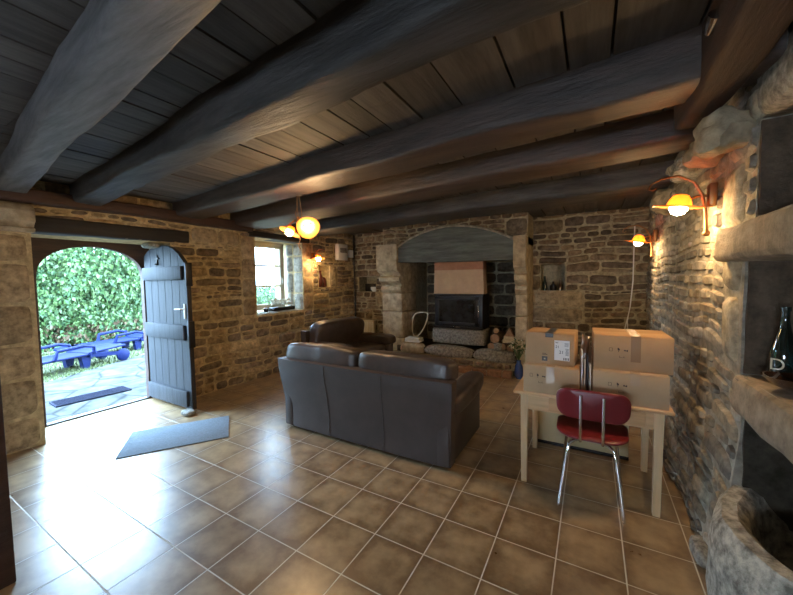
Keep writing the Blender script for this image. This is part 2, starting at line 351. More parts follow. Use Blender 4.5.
def masonry(mb, U, V, holes, dressed, mapf, pal, mortar, D=(.012, .03), ch=(.06, .15), seed=1, thick=.6, gap=.008, warp_amt=.035, wide=(1.4, 4.2), dcol=(.36, .29, .18), front=True):
    """holes: (u0,u1,v0,v1,depth or None for through).  dressed: (u0,u1,v0,v1[,colour])"""
    r_ = random.Random(seed)
    blocks = [h[:4] for h in holes] + [d[:4] for d in dressed]
    hb = [h[:4] for h in holes]
    # mortar face with holes and reveals
    us = sorted({U[0], U[1]} | {x for h in hb for x in h[:2] if U[0] < x < U[1]}); vz = sorted({V[0], V[1]} | {x for h in hb for x in h[2:] if V[0] < x < V[1]})
    def fine(a):
        o = []
        for x, y in zip(a, a[1:]):
            n = max(1, int((y - x) / .12)); o += [x + (y - x) * i / n for i in range(n)]
        return o + [a[-1]]
    us, vz = fine(us), fine(vz)
    idx = {}; vs_ = []; fs = []
    def V_(u, v, n=0):
        k = (round(u, 4), round(v, 4), n)
        if k not in idx: idx[k] = len(vs_); vs_.append(mapf(u, v, n))
        return idx[k]
    for a, b_ in zip(us, us[1:]):
        for c, d in zip(vz, vz[1:]):
            mu, mv = (a + b_) / 2, (c + d) / 2
            h = next((h for h in holes if h[0] < mu < h[1] and h[2] < mv < h[3]), None)
            if h is None:
                fs.append((V_(a, c), V_(b_, c), V_(b_, d), V_(a, d)))
                fs.append((V_(a, c, -thick), V_(a, d, -thick), V_(b_, d, -thick), V_(b_, c, -thick)))
            else:
                dp = -(h[4] or thick)
                if h[4]: fs.append((V_(a, c, dp), V_(b_, c, dp), V_(b_, d, dp), V_(a, d, dp)))
                if abs(a - h[0]) < 1e-4: fs.append((V_(a, c), V_(a, d), V_(a, d, dp), V_(a, c, dp)))
                if abs(b_ - h[1]) < 1e-4: fs.append((V_(b_, c), V_(b_, c, dp), V_(b_, d, dp), V_(b_, d)))
                if abs(c - h[2]) < 1e-4 and h[2] > .01: fs.append((V_(a, c), V_(a, c, dp), V_(b_, c, dp), V_(b_, c)))
                if abs(d - h[3]) < 1e-4: fs.append((V_(a, d), V_(b_, d), V_(b_, d, dp), V_(a, d, dp)))
    mb.add(vs_, fs, mortar)
    def warp(u, v):
        dmp = 1
        for a, b_, c, d in blocks + [(U[0] - 1, U[0], -9, 9), (U[1], U[1] + 1, -9, 9)]:
            du = max(a - u, 0, u - b_); dv = max(c - v, 0, v - d); dmp = min(dmp, smooth01(math.hypot(du, dv) / .18))
        w_ = noise.noise_vector(Vector((u * 1.6 + seed, v * 2.2, seed * 3.1)))
        return w_.x * warp_amt * dmp, w_.y * warp_amt * 1.3 * dmp
    # courses
    marks = sorted({V[0], V[1]} | {x for b_ in blocks for x in b_[2:] if V[0] < x < V[1]})
    lines = [marks[0]]
    for a, b_ in zip(marks, marks[1:]):
        if b_ - a < .03:
            lines[-1] = b_ if lines[-1] == a and len(lines) == 0 else lines[-1]; lines.append(b_); continue
        x = a
        while b_ - x > ch[1] * 1.3: x += r_.uniform(*ch); lines.append(x)
        if b_ - x > ch[1]: lines.append((x + b_) / 2)
        lines.append(b_)
    for c, d in zip(lines, lines[1:]):
        if d - c < .02: continue
        mv = (c + d) / 2; x = U[0]; cuts = [b_ for b_ in blocks if b_[2] < mv < b_[3]]
        segs = [(U[0], U[1])]
        for b_ in cuts:
            ns = []
            for s0, s1 in segs:
                if b_[1] <= s0 or b_[0] >= s1: ns.append((s0, s1)); continue
                if b_[0] > s0: ns.append((s0, b_[0]))
                if b_[1] < s1: ns.append((b_[1], s1))
            segs = ns
        for s0, s1 in segs:
            x = s0
            while x < s1 - .005:
                wd = max(.09, (d - c) * r_.uniform(*wide)); wd = min(wd, .5)
                if s1 - x - wd < .1: wd = s1 - x
                col = r_.choice(pal); k = r_.uniform(.75, 1.2); col = tuple(q * k for q in col)
                if d - c > .12 and r_.random() < .22:
                    f = r_.uniform(.35, .65)
                    stone(mb, x, x + wd, c, c + (d - c) * f, mapf, col, r_.uniform(*D), gap, 1, r_, warp)
                    k2 = r_.uniform(.8, 1.2); c2 = tuple(q * k2 for q in r_.choice(pal))
                    stone(mb, x, x + wd, c + (d - c) * f, d, mapf, c2, r_.uniform(*D), gap, 1, r_, warp)
                else: stone(mb, x, x + wd, c, d, mapf, col, r_.uniform(*D), gap, 1, r_, warp)
                x += wd
    for d_ in dressed:
        col = d_[4] if len(d_) > 4 else tuple(q * r_.uniform(.85, 1.12) for q in dcol)
        if isinstance(col, (int, float)): col = tuple(q * col for q in dcol)
        stone(mb, *d_[:4], mapf, col, .022, .008, .8, r_, None, res=.05, corner=.015)

def stack(u0, u1, v0, v1, n, seed=0, jit=0):
    r_ = random.Random(seed); hs = [r_.uniform(.7, 1.3) for _ in range(n)]; t = sum(hs); o = []; v = v0
    for i, h in enumerate(hs):
        nv = v + (v1 - v0) * h / t; o.append((u0, u1 + (jit if i % 2 else 0), v, nv)); v = nv
    return o

XL, XR, YB, YR = -4.65, 0.62, 6.2, -3.2
ZC = 2.56
# --- floor
mb = MB(); mb.add([(-5.32, -3.3, 0), (1.6, -3.3, 0), (1.6, 7.0, 0), (-5.32, 7.0, 0)], [(0, 1, 2, 3)], 'tiles')
mb.add([(-5.32, -3.3, -.15), (1.6, -3.3, -.15), (1.6, 7.0, -.15), (-5.32, 7.0, -.15)], [(3, 2, 1, 0)], 'granite')
mb.box((-5.31, 1.8, -.076), (.02, 2.0, .148), 'granite')
tag(mb.build('floor', smooth=False, recalc=False), kind='structure')

# --- left wall
palL = [(.36, .26, .14), (.30, .22, .12), (.42, .31, .17), (.24, .18, .11), (.44, .33, .18), (.27, .20, .13), (.18, .14, .10)]
mapL = lambda u, v, n: (XL + n, u, v)
DO = (1.12, 2.36, -.01, 2.07)              # door opening
WO = (3.62, 4.64, 1.02, 2.26)             # window opening
NI = (5.06, 5.40, 1.42, 1.86)
mb = MB()
dr = stack(.55, 1.10, 0.0, 2.04, 6, 3) + [(.0, .55, 0, .5), (.0, .55, .5, 1.0), (.0, .55, 1.0, 1.5), (.0, .55, 1.5, 2.04)]
dr += stack(WO[0] - .26, WO[0], 1.02, 2.26, 4, 5) + stack(WO[1], WO[1] + .26, 1.02, 2.26, 4, 9)
dr += [(2.62, 3.0, 2.1, 2.32), (3.0, 3.36, 2.1, 2.32), (NI[1], NI[1] + .22, NI[2], NI[3])]
masonry(mb, (-.05, 6.3), (-.01, ZC + .06), [(*DO, None), (*WO, None), (*NI, .28)], [d if len(d) > 4 else (*d, rng.uniform(.85, 1.15)) for d in dr],
        mapL, palL, 'mortar_l', seed=11, thick=.75, dcol=(.38, .28, .16), ch=(.07, .18))
# reveal of the window on the far side, in dressed stone
mapRv = lambda u, v, n: (XL - u, WO[1] - n, v)
for a, b_ in ((1.02, 1.33), (1.33, 1.72), (1.72, 2.02), (2.02, 2.26)):
    stone(mb, 0, .24, a, b_, mapRv, (.34, .31, .25), .018, .008, .7); stone(mb, .24, .44, a, b_, mapRv, (.32, .30, .25), .018, .008, .7)
mapSill = lambda u, v, n: (XL - v, u, 1.02 + n)
for a, b_ in ((3.62, 4.1), (4.1, 4.64)): stone(mb, a, b_, 0, .42, mapSill, (.30, .28, .24), .012, .006, .5)
# far reveal of the door (facing the camera side) and sill strip
mapDr = lambda u, v, n: (XL - u, DO[1] - n, v)
for a, b_ in ((0, .45), (.45, .85), (.85, 1.3), (1.3, 1.7), (1.7, 2.07)):
    stone(mb, .02, .38, a, b_, mapDr, (.30, .25, .17), .015, .01, .7)
    stone(mb, .60, .74, a, b_, mapDr, (.34, .33, .30), .03, .01, .7)
tag(mb.build('wall_left', recalc=False), kind='structure')
# moulded capital on the dressed stones left of the door
mb = MB()
prof = [(-4.68, 2.06), (-4.56, 2.06), (-4.55, 2.09), (-4.585, 2.105), (-4.57, 2.13), (-4.53, 2.16), (-4.525, 2.25), (-4.56, 2.30), (-4.62, 2.33), (-4.68, 2.33)]
mb.add(*[[(x, y, z) for y in (.35, 1.0, 1.13) for x, z in prof], [(i + k * 10, (i + 1) % 10 + k * 10, (i + 1) % 10 + (k + 1) * 10, i + (k + 1) * 10) for k in range(2) for i in range(10)] + [tuple(range(9, -1, -1)), tuple(range(20, 30))]], 'dressed')
tag(mb.build('stone_capital', angle=30), 'moulded tan stone capital on top of the pillar left of the open door', 'capital')

# left wall behind the camera's left, then rear wall and far right stretch; rear opening added to let in fill light
def plain_wall(name, segs, m='plaster'):
    mb = MB()
    for c, d in segs: mb.box(c, d, m)
    return tag(mb.build(name, smooth=False), kind='structure')
plain_wall('wall_left', [((-4.85, -1.65, 1.31), (.4, 3.2, 2.62))])
plain_wall('wall_rear', [((-3.2, -3.4, 1.31), (3.6, .3, 2.62)), ((-.8, -3.4, .45), (1.2, .3, .9)), ((-.8, -3.4, 2.03), (1.2, .3, 1.18)), ((.7, -3.4, 1.31), (1.8, .3, 2.62))])

# --- back wall
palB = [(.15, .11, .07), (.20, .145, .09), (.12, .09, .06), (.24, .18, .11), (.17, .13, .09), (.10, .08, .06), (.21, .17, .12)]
mapB = lambda u, v, n: (u, YB - n, v)
FX0, FX1 = -3.10, -1.00                    # inglenook opening
mb = MB()
NB = (-4.50, -4.06, 1.30, 1.62); NR = (-.74, -.37, 1.34, 1.78)
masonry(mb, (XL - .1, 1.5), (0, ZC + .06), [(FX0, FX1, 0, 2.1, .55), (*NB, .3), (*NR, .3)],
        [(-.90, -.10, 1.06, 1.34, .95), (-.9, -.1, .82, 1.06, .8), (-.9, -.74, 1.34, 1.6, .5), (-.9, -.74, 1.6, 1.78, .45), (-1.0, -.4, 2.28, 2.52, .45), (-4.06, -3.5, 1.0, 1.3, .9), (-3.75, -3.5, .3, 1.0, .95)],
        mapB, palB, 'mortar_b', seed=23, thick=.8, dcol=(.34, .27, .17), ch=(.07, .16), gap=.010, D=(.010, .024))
# stones on the chimney back
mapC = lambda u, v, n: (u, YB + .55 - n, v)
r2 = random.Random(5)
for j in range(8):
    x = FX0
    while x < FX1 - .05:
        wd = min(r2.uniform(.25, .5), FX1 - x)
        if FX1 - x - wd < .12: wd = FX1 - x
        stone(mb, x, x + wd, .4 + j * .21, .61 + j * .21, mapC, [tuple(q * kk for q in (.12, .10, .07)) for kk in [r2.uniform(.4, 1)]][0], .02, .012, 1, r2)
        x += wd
tag(mb.build('wall_back', recalc=False), kind='structure')

# --- right wall
palR = [(.25, .22, .17), (.20, .18, .14), (.30, .26, .19), (.16, .145, .12), (.24, .20, .14), (.33, .30, .25)]
def mapR(u, v, n):
    b_ = .02 * noise.noise(Vector((u * 1.1, v * 1.5, 3)))
    if v < 1.0: b_ += .07 * smooth01((1.0 - v) / .9) * (.5 + .9 * noise.noise(Vector((u * 2.2, v * 2.5, 8))))
    b_ -= .10 * smooth01((u - 4.6) / 1.4)
    return (XR - (n + b_), u, v)
mb = MB()
AL = (1.20, 2.18, 1.10, 1.64); AL2 = (1.2, 2.10, 1.82, 2.24); AB = (1.2, 2.14, 0.0, .93)
drR = stack(2.20, 2.42, 1.12, 1.80, 2, 4) + [(2.2, 2.5, 1.8, 2.12), (2.2, 2.44, 2.12, 2.4), (2.06, 2.24, 2.24, 2.4)]
masonry(mb, (-3.3, 6.6), (0, ZC + .3), [(*AL, .42), (*AL2, .3), (*AB, .65)],
        [d if len(d) > 4 else (*d, rng.uniform(.9, 1.15)) for d in drR], mapR, palR, 'mortar_r', seed=31, thick=.9, dcol=(.34, .30, .22), ch=(.06, .14), D=(.010, .022), warp_amt=.04, gap=.012)
tag(mb.build('wall_right', recalc=False), kind='structure')
# dark rough lining of the alcove
mb = MB()
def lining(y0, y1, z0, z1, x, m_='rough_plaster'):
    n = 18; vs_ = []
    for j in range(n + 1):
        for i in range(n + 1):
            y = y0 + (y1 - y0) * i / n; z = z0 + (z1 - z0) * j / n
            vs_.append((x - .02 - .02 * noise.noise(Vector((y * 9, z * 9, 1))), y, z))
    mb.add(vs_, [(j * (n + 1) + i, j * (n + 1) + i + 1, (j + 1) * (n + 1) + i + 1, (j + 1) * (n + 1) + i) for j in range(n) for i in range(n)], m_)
lining(1.21, 2.17, 1.11, 1.63, XR + .40); lining(1.21, 2.09, 1.83, 2.23, XR + .28); lining(1.21, 2.13, .0, .92, XR + .62, 'dark_stone')  # low hollow lined darker than the alcove above
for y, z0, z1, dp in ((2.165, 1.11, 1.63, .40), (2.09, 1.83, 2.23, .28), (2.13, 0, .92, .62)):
    mb.box((XR + dp / 2, y, (z0 + z1) / 2), (dp - .01, .014, z1 - z0), 'dark_stone' if z0 == 0 else 'rough_plaster', cuts=6, jit=.006)
tag(mb.build('trim_1'), kind='structure')

# --- ceiling: planks run along Y
mb = MB(); r2 = random.Random(3); x = -5.3
while x < 1.5:
    wd = r2.uniform(.17, .30); k = r2.uniform(.7, 1.2); y = -3.5
    while y < 6.9:
        ln = r2.choice([2.6, 3.4, 4.2]); y2 = min(7.0, y + ln); kk = .85 * k * r2.uniform(.85, 1.15)
        mb.box((x + wd / 2, (y + y2) / 2, ZC + .02 + r2.uniform(0, .006)), (wd - .012, y2 - y - .004, .03), 'plank', cols=(.095 * kk, .085 * kk, .080 * kk))
        y = y2
    x += wd
mb.box((-1.9, 1.75, ZC + .09), (7.8, 11.4, .09), 'blackwood')
tag(mb.build('ceiling', smooth=False), kind='structure')

# ------------------------------------------------------------------ beams
def beam(name, label, p0, p1, wd, ht, m, seed, rough=.02, taper=None, cat='beam', n=46, rnd=.25, bow=0):
    """p0,p1: centre of the underside at both ends (x,y,z)"""
    p0, p1 = Vector(p0), Vector(p1); d = (p1 - p0); L_ = d.length; d.normalize(); sd = Vector((-d.y, d.x, 0)).normalized()
    k = 20; vs_, fs = [], []
    for i in range(n + 1):
        t = i / n; c = p0.lerp(p1, t) + Vector((0, 0, bow * math.sin(PI * t)))
        w_ = wd * (1 + (taper or 0) * (t - .5)); e = .24
        for q in range(k):
            a = 2 * PI * q / k + PI / k; cx, cz = math.cos(a), math.sin(a)
            x = math.copysign(abs(cx) ** e, cx) * w_ / 2; z = math.copysign(abs(cz) ** e, cz) * ht / 2 + ht / 2
            P = c + sd * x + Vector((0, 0, z))
            nv = noise.noise_vector(Vector((t * L_ * 1.3, seed + x * 3, z * 3))) * rough * 1.8 + noise.noise_vector(Vector((t * L_ * 5, seed + x * 9, z * 9))) * rough * .5
            vs_.append(P + sd * nv.x + Vector((0, 0, nv.z)))
    for i in range(n):
        for q in range(k): fs.append((i * k + q, i * k + (q + 1) % k, (i + 1) * k + (q + 1) % k, (i + 1) * k + q))
    fs.append(tuple(range(k - 1, -1, -1))); fs.append(tuple(n * k + q for q in range(k)))
    mb = MB(); mb.add(vs_, fs, m)
    return tag(mb.build(name, angle=50), label, cat)
beam('ceiling_beam', 'broad pale grey hewn ceiling beam nearest the camera, above left of the open door', (-4.75, 1.02, 2.40), (.62, .38, 2.38), .19, .24, 'beam_pale', 1, .016, -.1)
beam('ceiling_beam', 'wavy grey hewn ceiling beam crossing from above the open door to the top of the picture', (-4.60, 1.53, 2.39), (.62, 1.0, 2.38), .22, .24, 'beam', 2, .018, 0)
beam('ceiling_beam', 'grey brown ceiling beam from which the pendant lamp hangs', (-4.60, 2.56, 2.40), (.62, 1.98, 2.38), .33, .24, 'beam_brown', 3, .014, -.1)
beam('ceiling_beam', 'square brown ceiling beam with dark knots just behind the pendant lamp', (-4.75, 3.50, 2.39), (.66, 2.79, 2.38), .44, .24, 'beam_brown', 4, .008, -.6)
beam('ceiling_beam', 'grey brown ceiling beam between the knotted beam and the fireplace arch', (-4.75, 4.70, 2.39), (.7, 4.09, 2.38), .56, .24, 'beam', 5, .008, 0)
beam('ceiling_girder', 'dark red brown beam running towards the camera along the right wall top', (.45, -2.2, 2.34), (.45, 2.36, 2.34), .16, .30, 'girder', 7, .012, 0)
beam('wall_plate', 'long dark red brown beam along the left wall under the ceiling beam ends', (-4.62, -.05, 2.33), (-4.62, 3.50, 2.335), .22, .13, 'redwood', 8, .008, 0)
beam('door_lintel', 'black wooden lintel above the open arched door', (-4.74, 1.10, 2.07), (-4.74, 2.58, 2.08), .26, .16, 'blackwood', 9, .006, 0)
beam('window_lintel', 'dark wooden lintel above the small window', (-4.76, 3.50, 2.26), (-4.76, 4.80, 2.26), .30, .10, 'blackwood', 12, .006, 0)

# corbel stones at the top of the right wall
def boulder(name, label, c, d, seed, m='dressed', cat='stone', rough=.18, parent=None, rot=(0, 0, 0), sub=3):
    b = bmesh.new(); bmesh.ops.create_icosphere(b, subdivisions=sub, radius=1)
    for v in b.verts:
        q = v.co.copy(); p = 3.2; L_ = (abs(q.x) ** p + abs(q.y) ** p + abs(q.z) ** p) ** (1 / p); q = q / L_
        q *= 1 + rough * noise.noise(q * 1.3 + Vector((seed, 0, 0))) + rough * .4 * noise.noise(q * 4 + Vector((seed, 3, 0)))
        v.co = Vector((q.x * d[0] / 2, q.y * d[1] / 2, q.z * d[2] / 2))
    mb = MB(); mb.bm(b, m, Euler(rot).to_matrix().to_4x4())
    o = mb.build(name, parent); o.location = c
    if label: tag(o, label, cat)
    return o
boulder('corbel_stone', 'large rounded stone under the end of the dark beam above the right wall lamp', (.53, 2.22, 2.245), (.20, .22, .19), 1, rough=.3)
boulder('corbel_stone', 'squat pale stone below and behind the large rounded corbel stone', (.57, 2.62, 2.27), (.20, .24, .15), 2, rough=.35)
boulder('corbel_stone', 'dark stone block tucked under the ceiling beam beyond the rounded corbel', (.58, 3.2, 2.32), (.20, .28, .15), 3, 'granite', rough=.35)
boulder('corbel_stone', 'rounded brown stone high in the far right corner above the far wall lamp', (.60, 4.1, 2.27), (.22, .36, .22), 4, rough=.35)

# ------------------------------------------------------------------ door
r_door = thing('door_1', None, None, (0, 0, 0)); r_door['kind'] = 'structure'
mb = MB()   # arched frame board at x=-5.2
Yc, hw = 1.77, .505; fr = []
out = [(1.10, 0.0), (1.10, 2.08), (2.38, 2.08), (2.38, 0)]
inn = [(Yc - hw, 0)] + [(Yc - hw * math.cos(a), 1.62 + .385 * math.sin(a) ** .8) for a in [PI * i / 24 for i in range(25)]] + [(Yc + hw, 0)]
poly = []
# strip between outer rectangle and arch
n = len(inn); vs_ = []; 
for (y, z) in inn:
    t = max(0, min(1, (z - 0) / 2.08)); 
    oy = 1.10 if y < Yc - .3 else (2.38 if y > Yc + .3 else y + (y - Yc) * .9); oz = z if z < 1.6 else 2.08
    if z >= 1.6: oy = max(1.10, min(2.38, Yc + (y - Yc) * 1.30))
    vs_ += [(-5.18, y, z), (-5.18, oy, oz), (-5.26, y, z), (-5.26, oy, oz)]
fs = []
for i in range(n - 1):
    a, b_ = i * 4, (i + 1) * 4
    fs += [(a, b_, b_ + 1, a + 1), (a + 2, a + 3, b_ + 3, b_ + 2), (a, a + 2, b_ + 2, b_)]
mb.add(vs_, fs, 'redwood'); mb.build('door_frame', r_door, angle=30)
mb = MB(); mb.box((-5.22, 1.77, .008), (.07, 1.06, .016), 'iron'); mb.build('threshold_strip', r_door)
# leaf, opened into the room, lying in the plane y=2.27
LX0, LX1, LY = -5.13, -4.155, 2.27
def leaf_top(x):
    t = (x - LX0) / (LX1 - LX0)           # hinge at 0; arched towards both sides
    return 1.72 + .31 * (1 - min(1, abs((t - .42) / .60)) ** 2.6)
r_leaf = MB(); npl = 6
for i in range(npl):
    a = LX0 + (LX1 - LX0) * i / npl + .004; b_ = LX0 + (LX1 - LX0) * (i + 1) / npl - .004
    xs = [a + (b_ - a) * k / 5 for k in range(6)]
    r_leaf.prism([(a, .03), (b_, .03)] + [(x, leaf_top(x)) for x in reversed(xs)], 'y', LY, LY + .035, 'doorwood')
xs = [LX0 + (LX1 - LX0) * k / 24 for k in range(25)]
r_leaf.prism([(LX0, .03), (LX1, .03)] + [(x, leaf_top(x) - .002) for x in reversed(xs)], 'y', LY + .008, LY + .05, 'blackwood')
leaf = r_leaf.build('door_leaf', r_door, smooth=False)
for z0, z1 in ((1.60, 1.76), (.87, 1.05), (.06, .25)):
    mb = MB(); mb.box(((LX0 + LX1) / 2 - .02, LY - .018, (z0 + z1) / 2), (LX1 - LX0 - .07, .036, z1 - z0), 'doorwood', .006); mb.build('door_rail', leaf)
for z0, z1 in ((1.52, 1.80), (.78, 1.10)):
    mb = MB(); mb.box((LX1 + .012, LY + .02, (z0 + z1) / 2), (.03, .075, z1 - z0), 'iron', .004); mb.build('lock_case', leaf)
mb = MB(); mb.box((LX1 - .06, LY - .008, 1.22), (.03, .008, .18), 'white', .004); mb.tube([(LX1 - .06, LY - .01, 1.25), (LX1 - .06, LY - .05, 1.25), (LX1 - .18, LY - .055, 1.245)], .009, 'white'); mb.build('door_handle', leaf)
mb = MB(); mb.box((-4.78, LY - .01, 1.85), (.02, .015, .13), 'iron', .003); mb.box((-4.78, LY - .012, 1.87), (.09, .015, .02), 'iron', .003); mb.tube([(-4.78, LY - .01, 1.80), (-4.74, LY - .05, 1.80)], .008, 'iron'); mb.build('iron_latch', leaf)
boulder('door_stop_stone', 'pale rounded stone holding the foot of the open door', (-4.12, 2.20, .03), (.17, .12, .06), 7, 'granite', rough=.1)
boulder('wedge_stone', 'small whitish stone block above the hinge side of the open door', (-4.82, 2.22, 2.035), (.22, .16, .07), 9, 'granite')

# ------------------------------------------------------------------ window
r_win = thing('window_1', None, None); r_win['kind'] = 'structure'
WX = -5.08; y0, y1, z0, z1 = 3.70, 4.56, 1.05, 2.26
mb = MB(); t = .055
mb.box((WX, y0 + t / 2, (z0 + z1) / 2), (.07, t, z1 - z0), 'cream', .006); mb.box((WX, y1 - t / 2, (z0 + z1) / 2), (.07, t, z1 - z0), 'cream', .006)
mb.box((WX, (y0 + y1) / 2, z0 + t / 2), (.07, y1 - y0, t), 'cream', .006); mb.box((WX, (y0 + y1) / 2, z1 - t / 2), (.07, y1 - y0, t), 'cream', .006)
mb.build('window_frame', r_win)
mb = MB(); s0, s1, q0, q1 = y0 + .055, y1 - .055, z0 + .055, z1 - .055; t = .05
for yy in (s0 + t / 2, s1 - t / 2): mb.box((WX + .02, yy, (q0 + q1) / 2), (.05, t, q1 - q0), 'cream', .005)
for zz in (q0 + t / 2, q1 - t / 2): mb.box((WX + .02, (s0 + s1) / 2, zz), (.05, s1 - s0, t), 'cream', .005)
for k in (1, 2): mb.box((WX + .02, (s0 + s1) / 2, q0 + (q1 - q0) * k / 3), (.04, s1 - s0, .03), 'cream', .004)
mb.build('window_sash', r_win)
mb = MB(); mb.box((WX + .01, (s0 + s1) / 2, (q0 + q1) / 2), (.005, s1 - s0 - .06, q1 - q0 - .06), 'glass'); mb.build('pane', r_win, smooth=False)
mb = MB(); mb.box((WX + .05, s1 - .02, 1.58), (.012, .025, .09), 'white', .003); mb.tube([(WX + .055, s1 - .02, 1.60), (WX + .08, s1 - .02, 1.60), (WX + .085, s1 - .03, 1.50)], .008, 'white'); mb.build('window_handle', r_win)

# ------------------------------------------------------------------ fireplace
# hearth: brick step, rubble, big stones
hearth = thing('hearth', 'low brick and stone hearth in front of the stove', 'hearth', (0, 0, 0))
mb = MB(); r2 = random.Random(9); x = -3.35
while x < -1.07:
    wd = min(.24, -1.05 - x); k = r2.uniform(.7, 1.2)
    mb.box((x + wd / 2, 5.40, .055), (wd - .012, .12, .10), 'brick', .008, cols=(.27 * k, .15 * k, .085 * k)); x += wd
mb.box((-2.2, 5.46, .05), (2.28, .2, .09), 'mortar_b'); mb.build('brick_step', hearth)
mb = MB(); mb.box((-2.1, 6.0, .16), (2.18, .85, .32), 'dark_stone')
mapH = lambda u, v, n: (u, 5.52 - n, v)
x = -3.35
while x < -1.06:
    wd = min(r2.uniform(.12, .3), -1.06 - x)
    if wd < .05: break
    stone(mb, x, x + wd, .10, .20, mapH, [tuple(q * kk for q in (.24, .19, .15)) for kk in [r2.uniform(.6, 1.2)]][0], .05, .012, 1.2, r2); x += wd
mb.box((-2.15, 5.56, .15), (2.3, .1, .12), 'mortar_b'); mb.build('rubble_course', hearth)
for i, (a, b_, c, mm) in enumerate(((-3.12, -2.62, (.30, .24, .19), 'dressed'), (-2.60, -1.72, (.34, .31, .25), 'granite'), (-1.70, -1.02, (.22, .19, .15), 'granite'))):
    boulder('hearth_stone', None, ((a + b_) / 2, 5.60, .285), (b_ - a, .23, .215), i + 3, mm, rough=.10, parent=hearth)
mb = MB(); mb.box((-2.05, 5.94, .53), (.96, .42, .27), 'granite', .02, cuts=3, jit=.010); tag(mb.build('stove_plinth'), 'grey granite block under the stove', 'plinth')

# jambs and corbels
def jamb(name, label, x0, x1, flip):
    t = thing(name, label, 'fireplace jamb', ((x0 + x1) / 2, 5.9, 0)); w_ = x1 - x0; mb = MB()
    for a, b_, f in ((0, .45, 1.15), (.45, .95, 1.0), (.95, 1.30, .98)):
        mb.box((0, 0, (a + b_) / 2), (w_ * f, .62, b_ - a - .006), 'dressed', .02, cuts=3, jit=.012)
    mb.build('shaft', t)
    mb = MB()
    prof = [(.34, 1.30), (-.30, 1.30), (-.33, 1.33), (-.36, 1.37), (-.34, 1.42), (-.30, 1.44), (-.34, 1.48), (-.41, 1.53), (-.42, 1.60), (-.35, 1.63), (-.38, 1.67), (-.47, 1.72), (-.50, 1.80), (-.50, 2.20), (.34, 2.20)]
    mb.prism(prof, 'x', -w_ / 2, w_ / 2, 'dressed'); mb.build('corbel', t, angle=30)
    return t
jamb('fireplace_jamb', 'carved tan stone jamb with scrolled corbel right of the stove', -1.04, -.86, 1)
jamb('fireplace_jamb', 'broad rough tan stone jamb left of the stove', -3.52, -3.08, 1)
# mantel beam and arch above it
mb = MB(); top = []
N_ = 20
for i in range(N_ + 1):
    t = i / N_; top.append((-3.14 + 2.15 * t, 2.10 + .33 * math.sin(PI * t) ** .8))
mb.prism([(-3.14, 1.87), (-2.05, 1.85), (-.99, 1.84)] + list(reversed(top)), 'y', 5.46, 5.72, 'mantel')
mantel = tag(mb.build('mantel_beam', angle=30), 'thick grey green mantel beam with arched top over the stove', 'mantel')
mb = MB(); pts = [(x, 5.455, z + .012) for x, z in top]
mb.tube([(-3.2, 5.455, 2.06)] + pts + [(-.86, 5.455, 2.10)], .018, 'mortar_r', seg=8); mb.build('mortar_line', mantel)
# breast of masonry above the mantel
mb = MB(); mapM = lambda u, v, n: (u, 5.62 - n, v)
masonry(mb, (-3.5, -.86), (2.08, ZC + .04), [], [(-3.5, -3.14, 2.08, 2.34, 1.0), (-1.2, -.86, 2.2, 2.5, .5)], mapM, palB, 'mortar_b', seed=41, thick=.55, dcol=(.30, .24, .16))
mb.prism([(5.62, 2.08), (6.17, 2.08), (6.17, ZC), (5.62, ZC)], 'x', -.862, -.86, 'mortar_b')
tag(mb.build('trim_2', recalc=False), kind='structure')

# stove with its hood
st_ = thing('wood_stove', 'black cast iron wood stove insert with a large glass door', 'stove', (-2.04, 5.93, .675)); w_ = .88
mb = MB(); mb.box((0, .04, .305), (w_, .46, .61), 'stove', .008); mb.box((0, -.19, .595), (w_ + .02, .03, .03), 'stove', .004); mb.box((0, -.19, .02), (w_ + .02, .05, .035), 'stove', .004); mb.build('body', st_)
mb = MB()
for xx in (-.385, .345): mb.box((xx, -.205, .31), (.07, .03, .52), 'stove', .005)
for zz in (.085, .54): mb.box((-.02, -.205, zz), (.82, .03, .06), 'stove', .005)
dd = mb.build('stove_door', st_)
mb = MB(); mb.box((-.02, -.198, .31), (.70, .012, .41), 'stoveglass'); mb.build('door_glass', dd, smooth=False)
mb = MB(); mb.tube([(.38, -.22, .42), (.38, -.25, .42), (.38, -.25, .22), (.38, -.22, .22)], .008, 'chrome'); mb.build('stove_handle', dd)
mb = MB(); mb.box((0, -.225, .035), (.12, .02, .018), 'chrome', .003); mb.build('air_slider', st_)
hd = thing('stove_hood', 'boxed chimney hood in tan and terracotta above the stove', 'hood', (-2.03, 5.92, 1.292))
mb = MB(); mb.prism([(-.455, 0), (.455, 0), (.44, .42), (-.44, .42)], 'y', -.20, .02, 'hood_low'); mb.build('lower_panel', hd, smooth=False)
mb = MB(); mb.box((0, -.09, .52), (.885, .22, .20), 'hood_top', .004); mb.build('upper_band', hd)

